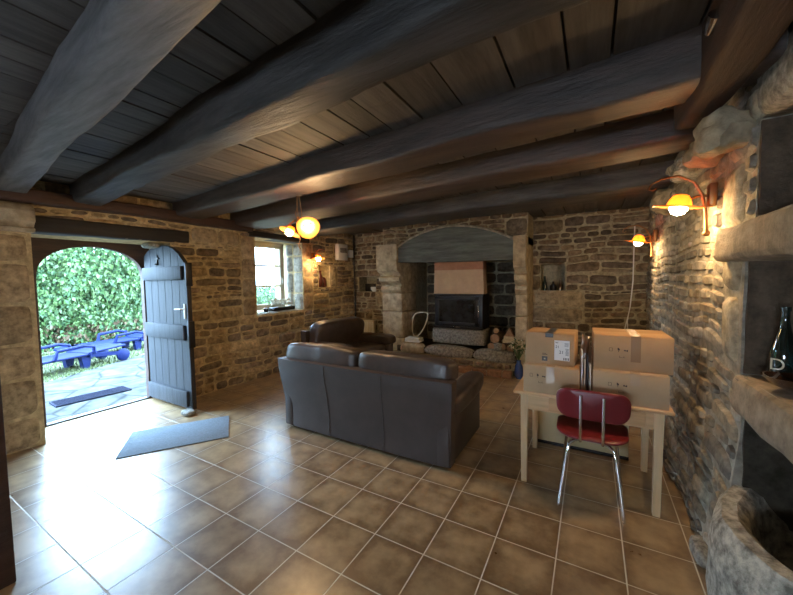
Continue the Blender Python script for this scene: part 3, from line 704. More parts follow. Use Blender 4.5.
# things on the hearth
def log(loc, r_, ln, ry, label, seed):
    t = thing('firewood_log', label, 'log', loc, 0, 'firewood stacked beside the stove', rot=(0, 0, ry))
    mb = MB(); n = 14; vs_ = []; rr = [r_ * (1 + .05 * noise.noise(Vector((math.cos(2 * PI * k / n), math.sin(2 * PI * k / n), seed)))) for k in range(n)]
    for y in (-ln / 2, ln / 2):
        for k in range(n): vs_.append((rr[k] * math.cos(2 * PI * k / n), y, rr[k] * math.sin(2 * PI * k / n)))
    mb.add(vs_, [(k, (k + 1) % n, n + (k + 1) % n, n + k) for k in range(n)], 'bark'); mb.build('bark', t)
    for q in (0, n):
        mb = MB(); mb.add([(p[0] * .96, p[1] * 1.004, p[2] * .96) for p in vs_[q:q + n]], [tuple(range(n))], 'logend'); mb.build('cut_end', t, smooth=False)
LG = [(-1.45, .40, .07, 'round log at the lower left of the firewood pile'), (-1.295, .405, .073, 'reddish log second from the left at the bottom of the firewood pile'), (-1.135, .40, .068, 'log at the lower right of the firewood pile against the jamb'),
      (-1.385, .545, .08, 'thick log lying on top at the left of the firewood pile')]
for i, (x, z, r_, lb) in enumerate(LG): log((x, 5.95, z), r_, .42, rng.uniform(-.1, .1), lb, i)
log((-1.41, 5.92, .675), .045, .3, .2, 'thin log end topmost at the left of the firewood pile', 8)
def block(name, label, cat, c, d, m, rz=0, bev=.004, **k):
    mb = MB(); mb.box((0, 0, d[2] / 2), d, m, bev); o = mb.build(name); o.location = c; o.rotation_euler = (0, 0, rz); return tag(o, label, cat, **k)
block('split_wood', 'longer pale sawn wood block lying on the firewood', 'wood block', (-1.15, 5.82, .482), (.25, .12, .055), 'palewood', .05)
block('split_wood', 'shorter pale sawn wood block stacked on the longer one', 'wood block', (-1.155, 5.82, .539), (.20, .11, .055), 'palewood', -.03)
mb = MB(); mb.prism([(-.08, 0), (.07, 0), (.0, .14)], 'y', -.04, .04, 'logend'); o = mb.build('wood_wedge'); o.location = (-1.165, 5.82, .596); tag(o, 'triangular wood wedge on top of the pale wood blocks', 'wood block')
mb = MB(); mb.lathe([(.05, 0), (.06, .01), (.065, .10), (.07, .105), (.06, .1), (.055, .01), (0, .01)], 'granite', 20); o = mb.build('metal_pot'); o.location = (-1.30, 5.555, .40); tag(o, 'small grey pot on the hearth in front of the firewood', 'pot')
for k, (z, lb, d) in enumerate(((.395, 'lower of two white slabs on the left end of the hearth', .30), (.435, 'upper of two white slabs on the left end of the hearth', .28))):
    block('white_slab', lb, 'slab', (-2.87, 5.66, z), (d, .2, .038), 'white', .02)
mb = MB(); pts = []
for i in range(49):
    a = 2 * PI * i / 48; x = .15 * math.cos(a) * (1 + .25 * math.sin(a)); z = .25 * math.sin(a)
    pts.append((x * .9 + z * .32, 0.03 * math.sin(2 * a), z + .24 + .02 * math.sin(3 * a)))
mb.tube(pts, [.012 + .003 * math.sin(i) for i in range(49)], 'cream', 8); o = mb.build('bent_wood_loop'); o.location = (-2.80, 5.72, .475)
tag(o, 'pale bent wood loop standing left of the stove', 'wooden loop')
# vase with plant at the right end of the hearth
vz = thing('flower_vase', 'blue glazed vase with foliage on the floor right of the hearth', 'vase', (-.955, 5.44, 0))
mb = MB(); mb.lathe([(.035, 0), (.06, .04), (.065, .12), (.055, .2), (.03, .26), (.035, .29), (.03, .29), (.025, .25), (0, .1)], 'bluevase', 24); mb.build('vase_body', vz)
def spray(parent, name, n, base, h, sp, m, ls, seed, stems=True, m2=None):
    r_ = random.Random(seed); mb = MB()
    for i in range(n):
        a = r_.uniform(0, 2 * PI); q = r_.uniform(.2, 1) * sp; hh = h * r_.uniform(.5, 1)
        tip = Vector((base[0] + q * math.cos(a), base[1] + q * math.sin(a), base[2] + hh))
        if stems: mb.tube([base, Vector(base).lerp(tip, .5) + Vector((0, 0, .02)), tip], .0025, m, 4)
        for k in range(4):
            c = tip + Vector([r_.uniform(-1, 1) * .03 for _ in range(3)]); l_ = ls * r_.uniform(.7, 1.3); E_ = Euler((r_.uniform(-1, 1), r_.uniform(-1, 1), r_.uniform(0, 6))).to_matrix().to_4x4()
            T = Matrix.Translation(c) @ E_
            mb.add([(-l_, 0, 0), (0, -l_ * .4, l_ * .15), (l_, 0, 0), (0, l_ * .4, l_ * .15)], [(0, 1, 2, 3)], m2 if (m2 and k > 1) else m, None, T)
    return mb.build(name, parent, smooth=False)
spray(vz, 'foliage', 26, (0, 0, .28), .30, .14, 'leaf', .035, 4, m2='paper_cream')

# ------------------------------------------------------------------ small things on the walls and in the niches
fb = thing('fuse_box', 'cream fuse box high on the left wall near the far corner', 'fuse box', (XL + .035, 5.68, 1.98))
mb = MB(); mb.box((.05, 0, .165), (.10, .30, .33), 'white', .01); mb.build('case', fb)
mb = MB(); mb.box((.104, .0, .20), (.01, .22, .1), 'granite', .003); mb.build('cover', fb)
mb = MB(); mb.box((.03, 0, .08), (.06, .12, .16), 'white', .008); o = mb.build('switch_box'); o.location = (XL + .035, 6.02, 2.05); tag(o, 'small cream switch box between the fuse box and the corner pipe', 'switch box')
mb = MB(); mb.tube([(-4.56, 6.12, .05), (-4.56, 6.12, 1.2), (-4.57, 6.11, 2.0), (-4.56, 6.12, 2.54)], .016, 'iron', 10); tag(mb.build('corner_pipe'), 'thin black vertical pipe in the far left corner', 'pipe')
mb = MB(); mb.tube([(.50, 6.05, 1.10), (.53, 6.06, 1.5), (.53, 6.05, 1.9), (.535, 6.05, 2.3)], .008, 'white', 8); mb.tube([(.50, 6.05, 1.10), (.44, 6.0, .8), (.40, 6.02, .55), (.42, 6.02, .2)], .006, 'white', 8)
mb.tube([(.50, 6.05, 1.12), (.47, 6.03, .9), (.48, 6.03, .6)], .006, 'white', 8); tag(mb.build('cable'), 'white cable hanging down the far right corner', 'cable')
rd = thing('electric_radiator', 'small white electric radiator on the far wall behind the armchair', 'radiator', (-4.22, 6.11, .28))
mb = MB(); mb.box((0, 0, .20), (.36, .08, .40), 'cream', .012); mb.build('casing', rd)
mb = MB()
for k in range(8): mb.box((-.15 + k * .0425, -.045, .20), (.02, .012, .34), 'white', .004)
mb.build('front_grille', rd)
# left niche vase
mb = MB(); mb.lathe([(.04, 0), (.05, .01), (.075, .12), (.06, .22), (.03, .28), (.04, .33), (.03, .33), (.02, .28), (0, .2)], 'vasedark', 20); o = mb.build('vase'); o.location = (-4.73, 5.17, 1.425); tag(o, 'dark red vase in the niche of the left wall', 'vase')
mb = MB(); mb.lathe([(.05, 0), (.06, .02), (.06, .16), (.03, .2), (0, .2)], 'vasedark', 20); o = mb.build('jar'); o.location = (-4.76, 5.31, 1.425); tag(o, 'squat dark jar beside the vase in the left wall niche', 'jar')
# niche in the back wall, left
block('black_case', 'dark case in the niche between corner pipe and fireplace', 'case', (-4.31, 6.40, 1.30), (.24, .14, .17), 'iron', .1)
mb = MB(); mb.lathe([(.035, 0), (.07, .05), (.075, .1), (.07, .1), (.03, .01), (0, .01)], 'white', 20); o = mb.build('bowl'); o.location = (-4.14, 6.25, 1.30); tag(o, 'white bowl in the niche between corner pipe and fireplace', 'bowl')
# niche in the back wall, right
for i, (x, h, r_, m_, lb) in enumerate(((-.69, .24, .035, 'greenglass', 'tall dark bottle at the left of the niche right of the fireplace'), (-.56, .15, .05, 'iron', 'black pot in the middle of the niche right of the fireplace'), (-.45, .17, .028, 'brownglass', 'small brown bottle at the right of the niche right of the fireplace'))):
    mb = MB(); mb.lathe([(r_, 0), (r_, h * .55), (r_ * .4, h * .75), (r_ * .35, h), (0, h)], m_, 18); o = mb.build('bottle' if i != 1 else 'pot'); o.location = (x, 6.30, 1.34); tag(o, lb, 'bottle' if i != 1 else 'pot')
# window sill plant
pl = thing('sill_plant', 'white flowering plant in a dark tray on the window sill', 'plant', (-4.83, 4.26, 1.04))
mb = MB(); mb.box((0, 0, .03), (.16, .42, .06), 'iron', .01); mb.build('tray', pl)
spray(pl, 'flowers', 90, (0.02, 0, .04), .15, .20, 'flower', .026, 8)
sp2 = thing('tall_plant', 'wispy tall plant on the window sill beside the far reveal', 'plant', (-4.80, 4.52, 1.04))
mb = MB(); mb.lathe([(.03, 0), (.04, .06), (.035, .06), (0, .01)], 'iron', 16); mb.build('pot', sp2)
spray(sp2, 'stems', 12, (0, 0, .05), .30, .05, 'flower', .018, 12)
pl3 = thing('sill_statuette', 'small dark and white figure on the left of the window sill', 'ornament', (-4.78, 3.90, 1.04))
mb = MB(); mb.cushion((0, 0, .035), (.07, .09, .07), 'iron', .8, 6); mb.build('body', pl3)
mb = MB(); mb.cushion((.02, .02, .085), (.04, .05, .05), 'white', .9, 6); mb.build('head', pl3)

# ------------------------------------------------------------------ lamps
def shade_parts(parent, T, sz=1.0, power=10, lname='lamp_light'):
    mb = MB(); wob = lambda a, r: 1 + .04 * math.sin(3 * a) * min(1, r / .1)
    mb.lathe([(.012 * sz, .062 * sz), (.035 * sz, .055 * sz), (.05 * sz, .03 * sz), (.06 * sz, 0), (.09 * sz, -.012 * sz), (.125 * sz, -.008 * sz), (.127 * sz, -.012 * sz), (.09 * sz, -.018 * sz), (.056 * sz, -.004 * sz), (.045 * sz, .028 * sz), (.03 * sz, .05 * sz), (.01 * sz, .056 * sz)], 'amber', 30, T, wob)
    mb.build('glass_shade', parent)
    mb = MB(); mb.lathe([(0, .03 * sz), (.02 * sz, .025 * sz), (.040 * sz, 0), (.044 * sz, -.025 * sz), (.030 * sz, -.050 * sz), (0, -.060 * sz)], 'bulb', 16, T); mb.build('bulb', parent)
    l = bpy.data.lights.new(lname, 'POINT'); l.energy = power; l.color = (1.0, 0.62, 0.27); l.shadow_soft_size = .045
    o = bpy.data.objects.new(lname, l); C.objects.link(o); o.parent = parent; o.location = T @ Vector((0, 0, -.12 * sz))
def arc(c, r_, a0, a1, n, ax='xz'):
    o = []
    for i in range(n + 1):
        a = R(a0 + (a1 - a0) * i / n); u, v = r_ * math.cos(a), r_ * math.sin(a)
        o.append((c[0] + u, c[1], c[2] + v) if ax == 'xz' else (c[0], c[1] + u, c[2] + v))
    return o
def sconce(label, loc, rz, power, tilt=.15):
    # wall behind +x, lamp reaches to -x
    t = thing('wall_lamp', label, 'wall lamp', loc, rz, 'bronze wall lamps with amber glass')
    mb = MB(); mb.box((-.015, 0, .0), (.04, .06, .13), 'brass', .01); mb.build('wall_plate', t)
    mb = MB(); mb.tube([(-.03, 0, .0), (-.08, 0, .0), (-.16, 0, -.03)], .007, 'brass', 8); mb.build('arm', t)
    mb = MB()
    pts = [(-.04, -.02, -.20), (-.045, -.02, -.10), (-.06, -.02, .0), (-.10, -.02, .08), (-.17, -.02, .125), (-.25, -.02, .12), (-.30, -.02, .09), (-.31, -.02, .065), (-.29, -.02, .055), (-.275, -.02, .068)]
    mb.tube(pts, [.010, .008, .008, .007, .007, .006, .005, .005, .004, .004], 'brass', 8); mb.cushion((-.04, -.02, -.215), (.035, .035, .035), 'brass', 1, 5); mb.build('scroll', t)
    shade_parts(t, Matrix.Translation((-.16, 0, -.04)) @ Euler((.12, tilt, 0)).to_matrix().to_4x4(), 1.0, power)
    return t
sconce('bronze scroll wall lamp with amber glass nearest the camera on the right wall', (.60, 2.58, 2.02), 0, 16)
sconce('bronze scroll wall lamp with amber glass at the far end of the right wall', (.60, 4.56, 1.99), 0, 11)
sconce('small lit amber wall lamp on the left wall beyond the window', (-4.60, 4.84, 2.02), PI, 8)

pd = thing('pendant_lamp', 'twisted cord pendant lamp with amber glass shades hanging from a ceiling beam', 'pendant lamp', (-2.50, 2.46, 2.415))
mb = MB(); mb.lathe([(.0, .012), (.03, .01), (.035, -.01), (0, -.018)], 'brass', 16); mb.build('ceiling_hook', pd)
mb = MB()
for k in range(3):
    a = 2.1 * k; mb.tube([(.01 * math.cos(a), .01 * math.sin(a), 0), (.022 * math.cos(a + .6), .022 * math.sin(a + .6), -.10), (.035 * math.cos(a + 1.2), .035 * math.sin(a + 1.2), -.20), (.02 * math.cos(a), .02 * math.sin(a), -.27)], .0035, 'brass', 6)
mb.build('cord', pd)
mb = MB(); mb.tube([(0, 0, -.22), (.0, 0, -.34), (.01, 0, -.40)], [.008, .016, .004], 'brass', 10); mb.tube([(-.10, -.04, -.30), (-.05, 0, -.25), (0, 0, -.30), (.08, -.01, -.26), (.12, 0, -.31)], .006, 'brass', 8)
mb.tube([(0, 0, -.38), (.02, 0, -.44), (-.01, 0, -.50), (.015, 0, -.54)], .004, 'brass', 6); mb.build('hub', pd)
# direction to camera for the face-on shade
shade_parts(pd, Matrix.Translation((.15, -.03, -.34)) @ Vector((.62, -.55, -.42)).to_track_quat('-Z', 'Y').to_matrix().to_4x4(), .85, 15, 'pendant_light')
shade_parts(pd, Matrix.Translation((-.08, -.04, -.36)) @ Vector((-.15, -.35, -.75)).to_track_quat('-Z', 'Y').to_matrix().to_4x4(), .85, 15, 'pendant_light')

def spot(label, loc, rz):
    t = thing('chrome_spotlight', label, 'spotlight', loc, rz, 'chrome spotlights on the dark beam')
    mb = MB(); mb.tube([(.03, 0, .0), (0, 0, 0), (-.035, 0, -.01)], .009, 'white', 10); mb.build('bracket', t)
    mb = MB(); T = Matrix.Translation((-.03, -.02, -.02)) @ Euler((R(60), R(20), 0)).to_matrix().to_4x4()
    mb.lathe([(.012, -.03), (.018, -.01), (.026, .03), (.028, .035), (.022, .03), (.012, 0), (0, 0)], 'chrome', 20, T); mb.build('head', t)
spot('lower chrome spotlight on the side of the dark red brown beam', (.395, 1.70, 2.49), 0)
spot('upper chrome spotlight nearest the picture edge on the dark red brown beam', (.395, 1.45, 2.47), .4)

# ------------------------------------------------------------------ sofa and armchair
def couch(name, label, cat, width, ncush, loc, rz, Tback=.0):
    """local: back along x at y=0, seat towards +y, origin at back-centre floor"""
    t = thing(name, label, cat, loc, rz); W = width / 2; dp = .92
    mb = MB(); n = 16
    # back shell: leans backwards, slightly wider at the top
    k = 26; vs_ = []
    for j in range(n + 1):
        z = .03 + .72 * j / n
        for i in range(k + 1):
            u = -1 + 2 * i / k; q = smooth01((z - .2) / .55)
            x = u * (W + .035 * q); y = .02 - .06 * q + (.02 * abs(u) ** 8)
            for s_ in (-.335, .335):
                y += .006 * math.exp(-((u - s_) / .008) ** 2)
            vs_.append((x, y, z))
    fs = [(j * (k + 1) + i, j * (k + 1) + i + 1, (j + 1) * (k + 1) + i + 1, (j + 1) * (k + 1) + i) for j in range(n) for i in range(k)]
    o0 = len(vs_); vs2 = [(v[0], v[1] + .11, v[2]) for v in vs_]
    fs2 = [tuple(o0 + a for a in reversed(f)) for f in fs]
    rim = [i for i in range(k + 1)] + [j * (k + 1) + k for j in range(1, n + 1)] + [n * (k + 1) + i for i in range(k - 1, -1, -1)] + [j * (k + 1) for j in range(n - 1, 0, -1)]
    fs3 = [(a, o0 + a, o0 + b_, b_) for a, b_ in zip(rim, rim[1:] + rim[:1])]
    mb.add(vs_ + vs2, fs + fs2 + fs3, 'leather_back'); shell = mb.build('back_shell', t, angle=50)
    if ncush > 1:
        for s_ in (-.335, .335):
            mb = MB(); mb.tube([(s_ * (W + .035 * smooth01((z - .2) / .55)), .018 - .06 * smooth01((z - .2) / .55), z) for z in [.04 + .70 * i / 12 for i in range(13)]], .0035, 'leather', 6); mb.build('seam', shell)
    mb = MB(); mb.box((0, .52, .19), (width - .06, .78, .30), 'leather_back', .02); mb.build('seat_base', t)
    sw = (width - .30) / ncush
    for i in range(ncush):
        x = -width / 2 + .15 + sw * (i + .5)
        mb = MB(); mb.cushion((x, .56, .40), (sw - .004, .72, .20), 'leather', .32, 14, wr=.008, seed=i * 7); mb.build('seat_cushion', t)
    bw = (width + .02) / ncush
    for i in range(ncush):
        x = -width / 2 - .01 + bw * (i + .5)
        if ncush == 1:
            mb = MB(); mb.cushion((x, .19, .60), (bw - .02, .25, .56), 'leather', .36, 18, rot=(-.13, 0, 0), wr=.012, seed=3); mb.build('back_cushion', t); continue
        mb = MB(); mb.cushion((x, .15, .80), (bw - .006, .25, .21), 'leather', .42, 16, rot=(-.12, 0, 0), wr=.010, seed=i * 5 + 2)
        mb.cushion((x * .96, .21, .62), (bw - .08, .18, .44), 'leather', .4, 12, rot=(-.15, 0, 0), wr=.010, seed=i * 3 + 1); mb.build('back_cushion', t)
    for s_ in (-1, 1):
        mb = MB()
        mb.box((s_ * (W - .06), .46, .26), (.11, .88, .46), 'leather_back', .015)
        mb.cushion((s_ * (W - .045), .50, .53), (.20, .90, .17), 'leather', .5, 14, rot=(.04, 0, 0), wr=.008, seed=s_ + 4); mb.build('armrest', t)
    return t
couch('sofa', 'dark brown leather sofa with its back to the camera in the middle of the room', 'sofa', 1.88, 2, (-1.91, 2.50, 0), 0)
ac = couch('armchair', 'dark brown leather armchair behind the sofa near the window wall', 'armchair', 1.05, 1, (-3.78, 4.36, 0), R(-90) + R(-6)); ac.scale = (1.06, 1, 1.06)

# ------------------------------------------------------------------ table and chair
TXc, TYc = -.02, 3.0
tb = thing('wooden_table', 'pale pine table carrying four cardboard boxes', 'table', (TXc, TYc, 0)); tw, td, th = .97, .70, .715
mb = MB(); mb.box((0, 0, th - .011), (tw, td, .022), 'pine', .006); mb.build('tabletop', tb)
mb = MB()
for yy in (-td / 2 + .05, td / 2 - .05): mb.box((0, yy, th - .082), (tw - .14, .022, .12), 'pine', .002)
for xx in (-tw / 2 + .075, tw / 2 - .075): mb.box((xx, 0, th - .082), (.022, td - .12, .12), 'pine', .002)
mb.build('apron', tb)
for xa, xb in ((-.24, .02), (.08, .34)):
    mb = MB(); mb.box(((xa + xb) / 2, -td / 2 + .034, th - .08), (xb - xa, .014, .095), 'pine_dark', .003); d_ = mb.build('drawer', tb)
for sx in (-1, 1):
    for sy in (-1, 1):
        mb = MB(); x, y = sx * (tw / 2 - .075), sy * (td / 2 - .055)
        mb.add([(x - .027, y - .027, .695), (x + .027, y - .027, .695), (x + .027, y + .027, .695), (x - .027, y + .027, .695), (x - .02, y - .02, 0), (x + .02, y - .02, 0), (x + .02, y + .02, 0), (x - .02, y + .02, 0)],
               [(0, 1, 2, 3), (7, 6, 5, 4), (0, 4, 5, 1), (1, 5, 6, 2), (2, 6, 7, 3), (3, 7, 4, 0)], 'pine_leg'); mb.build('leg', tb, smooth=False)

ch = thing('metal_chair', 'dark red vinyl chair with chrome tube legs pushed up to the pine table', 'chair', (.015, 2.74, 0), 0)
def rrect(w_, h_, r_, n=6, lean=0):
    o = []
    for cx, cy, a0 in ((w_ / 2 - r_, h_ / 2 - r_, 0), (-w_ / 2 + r_, h_ / 2 - r_, 90), (-w_ / 2 + r_, -h_ / 2 + r_, 180), (w_ / 2 - r_, -h_ / 2 + r_, 270)):
        for i in range(n + 1):
            a = R(a0 + 90 * i / n); o.append((cx + r_ * math.cos(a), cy + r_ * math.sin(a)))
    return o
def pad(outline, thick, warp):
    n = len(outline); vs_ = []; rings = [(0, .5), (.5, .5), (.85, .47), (.96, .38), (1, .15), (1, -.15), (.96, -.38), (.85, -.47), (.5, -.5), (0, -.5)]
    for k, tt in rings:
        for x, y in outline: vs_.append(warp(x * (k if k else .001), y * (k if k else .001), tt * thick))
    fs = [(i * n + j, i * n + (j + 1) % n, (i + 1) * n + (j + 1) % n, (i + 1) * n + j) for i in range(len(rings) - 1) for j in range(n)]
    fs += [tuple(range(n - 1, -1, -1)), tuple((len(rings) - 1) * n + j for j in range(n))]
    return vs_, fs
mb = MB(); mb.add(*pad(rrect(.44, .40, .12, 7), .032, lambda x, y, z: (x * (1 + y * .15), y, .482 + z - .02 * math.cos(x * 5) + .02 - .25 * max(0, -y - .12) ** 2)), 'redvinyl'); mb.build('seat', ch)
mb = MB(); mb.add(*pad(rrect(.425, .205, .075, 7), .026, lambda x, y, z: (x * (1 + y * .2), -.235 + z + .9 * x * x - y * .12, .725 + y)), 'redvinyl'); mb.build('backrest', ch)
for s_ in (-1, 1):
    x = s_ * .065
    mb = MB(); mb.tube([(x, -.258, .80), (x, -.255, .74), (x, -.240, .60), (x, -.225, .50), (x, -.20, .468), (x, -.10, .457), (x, .12, .457)], [.009] * 7, 'chrome', 10); mb.build('back_support', ch)
    mb = MB(); mb.tube([(s_ * .03, -.10, .452), (s_ * .10, -.15, .45), (s_ * .13, -.165, .425), (s_ * .145, -.18, .36), (s_ * .19, -.225, 0)], .011, 'chrome', 10); mb.build('leg', ch)
    mb = MB(); mb.tube([(s_ * .03, .12, .452), (s_ * .12, .15, .45), (s_ * .155, .165, .425), (s_ * .20, .22, 0)], .010, 'chrome', 10); mb.build('leg', ch)

# cardboard boxes
def carton(label, loc, d, rz, m, tape, marks, lab=None, dark=False):
    t = thing('cardboard_box', label, 'cardboard box', loc, rz, 'cardboard boxes on the pine table'); x, y, z = d
    mb = MB(); mb.box((0, 0, z / 2), (x, y, z - .002), m, .004); mb.box((0, 0, z - .0005), (.0016, y * .98, .001), 'ink') if False else None
    mb.build('carton_body', t)
    mb = MB()
    for s_ in (-1, 1): mb.box((0, s_ * y / 4, z + .0012), (x - .004, y / 2 - .003, .0024), m, .0008)
    mb.build('top_flap', t)
    tx = tape[0]; mb = MB(); tm = tape[1]; tl = tape[2]
    mb.box((tx, 0, z + .0032), (.055, y + .002, .001), tm); mb.box((tx, -y / 2 - .0008, z - tl / 2), (.055, .0012, tl), tm); mb.build('tape', t, smooth=False)
    for a, b_ in ((0, 4), (4, 7), (7, 10), (10, 13)):
        if marks:
            mb = MB()
            for (mx, mz, w_, h_) in marks[a:b_]: mb.box((mx, -y / 2 - .0008, mz), (w_, .001, h_), 'ink')
            mb.build('printed_symbol', t, smooth=False)
    return t
def handling(x, z, s_=1):   # little outline box, umbrella-like blob, arrow
    o = [(x, z, .018, .002), (x, z + .022, .018, .002), (x - .009, z + .011, .002, .022), (x + .009, z + .011, .002, .022)]
    o += [(x + .045, z + .014, .012, .012), (x + .045, z + .003, .003, .014), (x + .042, z + .022, .008, .005)]
    o += [(x + .085, z + .008, .022, .006), (x + .094, z + .008, .006, .012), (x + .08, z + .013, .006, .004)]
    o += [(x + .06, z - .04, .016, .002), (x + .075, z - .035, .002, .014), (x + .052, z - .035, .002, .014)]
    return o[:4] + [o[4], o[5], o[6]] + o[7:10] + [(x + .067, z - .04, .034, .002), o[11], (x + .051, z - .035, .002, .014)]
zt = .7155
c1 = carton('lower left cardboard box with shiny clear tape on the pine table', (-.245, 2.83, zt), (.37, .34, .205), R(-1), 'card2', (.0, 'cleartape', .12), handling(-.13, .12))
c2 = carton('lower right cardboard box on the pine table beneath the largest box', (.225, 2.85, zt), (.42, .36, .215), R(1), 'card2', (.03, 'cleartape', .08), handling(-.11, .12))
c3 = carton('upper left cardboard box bearing a white shipping label', (-.255, 2.84, .9235), (.33, .27, .235), R(-3), 'card', (-.0, 'darktape', .03), [])
c4 = carton('largest cardboard box, topmost on the right of the pine table', (.235, 2.89, .9335), (.44, .36, .235), R(2), 'card', (.02, 'tape', .17), handling(-.12, .13))
lb = MB(); lb.box((.085, -.1362, .115), (.10, .0008, .145), 'paper'); lbo = lb.build('shipping_label', c3, smooth=False)
def text(parent, s_, loc, size, rot, m='ink'):
    cu = bpy.data.curves.new('lettering', 'FONT'); cu.body = s_; cu.size = size; cu.align_x = 'CENTER'; cu.align_y = 'CENTER'; cu.extrude = .0003
    cu.materials.append(M[m]); t_ = bpy.data.objects.new('lettering_curve', cu); C.objects.link(t_); bpy.context.view_layer.update()
    me = bpy.data.meshes.new_from_object(t_.evaluated_get(bpy.context.evaluated_depsgraph_get())); bpy.data.objects.remove(t_)
    o = bpy.data.objects.new('lettering', me); C.objects.link(o); o.parent = parent; o.location = loc; o.rotation_euler = rot; return o
mb = MB(); r2 = random.Random(2)
for k in range(5): mb.box((.115 - .0, -.1368, .17 - k * .006), (.026, .0006, .0018), 'ink')
for k in range(9): mb.box((.119, -.1368, .13 - k * .006), (.016 + .008 * r2.random(), .0006, .0022), 'ink')
for k in range(4): mb.box((.098 + k * .010, -.1368, .055), (.005, .0006, .018), 'ink')
mb.build('label_print', lbo, smooth=False)
for s_, x, z, sz in (('E', .052, .172, .024), ('21', .055, .140, .026), ('21', .082, .102, .032)): text(lbo, s_, (x, -.137, z), sz, (R(90), R(-90) if s_ != '21' else 0, 0))
mb = MB(); mb.box((-.03, -.1362, .045), (.038, .0008, .034), 'darktape'); mb.box((-.03, -.1368, .045), (.012, .0008, .01), 'paper_cream'); mb.box((-.03, -.1362, .076), (.036, .0006, .004), 'ink'); mb.box((-.033, -.1362, .084), (.026, .0006, .004), 'ink'); mb.build('printed_badge', c3, smooth=False)
# papers standing between the boxes
for i, (x, y, h, m_, nm, lbl, yaw) in enumerate(((-.052, 2.75, .33, 'paper', 'envelope', 'tallest white envelope standing between the box stacks', 5), (-.034, 2.745, .27, 'paper_cream', 'folder', 'cream folder standing between the box stacks', 5), (-.018, 2.76, .30, 'darktape', 'booklet', 'dark covered booklet standing between the box stacks', 6), (-.001, 2.735, .24, 'paper', 'booklet', 'short white booklet leaning against the right hand boxes', 6))):
    mb = MB(); mb.box((0, 0, h / 2), (.008, .085, h), m_, .0005); o = mb.build(nm, smooth=False); o.location = (x, y, zt + .002); o.rotation_euler = (0, 0, R(yaw))
    tag(o, lbl, 'paper', 'papers between the box stacks')
boulder('plastic_bag', 'crumpled brown plastic bag behind the papers between the boxes', (-.035, 3.10, .915), (.08, .12, .34), 12, 'tape', 'bag', .35)
# long low box under table
lo = thing('storage_box', 'long low beige box on the floor under the pine table', 'box', (-.075, 3.58, 0))
mb = MB(); mb.box((0, 0, .215), (.74, .34, .37), 'olive', .004); mb.build('box_body', lo)
mb = MB(); mb.box((0, 0, .015), (.745, .34, .03), 'iron', .004); mb.build('black_base', lo)

# ------------------------------------------------------------------ right wall shelf, alcove, basin
def slab(name, label, c, d, m, seed, cat, jit=.02, rot=(0, 0, 0)):
    mb = MB(); mb.box((0, 0, 0), d, m, min(d) * .18, cuts=5, jit=jit); o = mb.build(name); o.location = c; o.rotation_euler = rot; return tag(o, label, cat)
slab('stone_ledge', 'thick stone shelf under the dark alcove in the right wall', (.80, 1.70, 1.01), (.42, 1.06, .18), 'ledge', 1, 'stone shelf', .010)
slab('stone_lintel', 'grey stone slab jutting out over the dark alcove in the right wall', (.72, 1.84, 1.715), (.34, 1.06, .17), 'ledge', 2, 'stone slab', .016)
slab('pale_block', 'pale grey weathered stone block high on the right at the picture edge', (.72, 1.62, 2.36), (.24, .95, .24), 'granite', 3, 'stone block', .03)
# bottle and dish
bt = thing('glass_bottle', 'dark glass bottle with a pale letter D standing on the alcove shelf', 'bottle', (.715, 2.06, 1.112))
mb = MB(); mb.lathe([(.040, 0), (.044, .01), (.044, .11), (.040, .14), (.020, .22), (.014, .26), (.014, .30), (.017, .305), (.017, .32), (0, .32)], 'greenglass', 28); mb.build('bottle_glass', bt)
dv = Vector((-.735, -2.07, 0)).normalized(); az = math.atan2(dv.y, dv.x) - R(22); dv = Vector((math.cos(az), math.sin(az), 0))
text(bt, 'D', (dv.x * .0455, dv.y * .0455, .075), .07, (R(90), 0, az + R(90)), 'paper_cream')
mb = MB(); mb.lathe([(.0445, .022), (.0452, .022), (.0452, .028), (.0445, .028)], 'paper', 28); mb.lathe([(.0445, .012), (.0452, .012), (.0452, .016), (.0445, .016)], 'paper', 28); mb.build('label_bands', bt)
mb = MB(); mb.lathe([(.03, 0), (.06, .015), (.085, .045), (.09, .05), (.08, .045), (.055, .022), (.0, .015)], 'brownglass', 28); o = mb.build('glass_dish'); o.location = (.70, 1.93, 1.112); tag(o, 'brown glass dish beside the bottle on the alcove shelf', 'dish')
# round basin
mb = MB(); seg = 64; rings = [(.42, 0), (.47, .10), (.50, .25), (.51, .42), (.505, .52), (.47, .575), (.41, .58), (.37, .55), (.34, .45), (.31, .30), (.22, .20), (0, .18)]
vs_ = []
for r_, z in rings:
    for k in range(seg):
        a = 2 * PI * k / seg; q = 1 + .09 * noise.noise(Vector((math.cos(a) * 1.5, math.sin(a) * 1.5, z * 3))) + .04 * noise.noise(Vector((math.cos(a) * 5, math.sin(a) * 5, z * 7)))
        vs_.append((r_ * q * math.cos(a) * .82, r_ * q * math.sin(a), z * (1 + .04 * noise.noise(Vector((math.cos(a) * 2, math.sin(a) * 2, 5))))))
fs = [(i * seg + k, i * seg + (k + 1) % seg, (i + 1) * seg + (k + 1) % seg, (i + 1) * seg + k) for i in range(len(rings) - 1) for k in range(seg)]
mb.add(vs_, fs + [tuple(range(seg - 1, -1, -1))], 'pitted'); o = mb.build('stone_basin'); o.location = (.865, 1.80, 0); tag(o, 'round pitted grey stone basin at the foot of the right wall', 'basin')
boulder('foot_stone', 'small whitish stone on the floor at the foot of the stone basin', (.555, 2.40, .04), (.09, .22, .08), 15, 'granite')

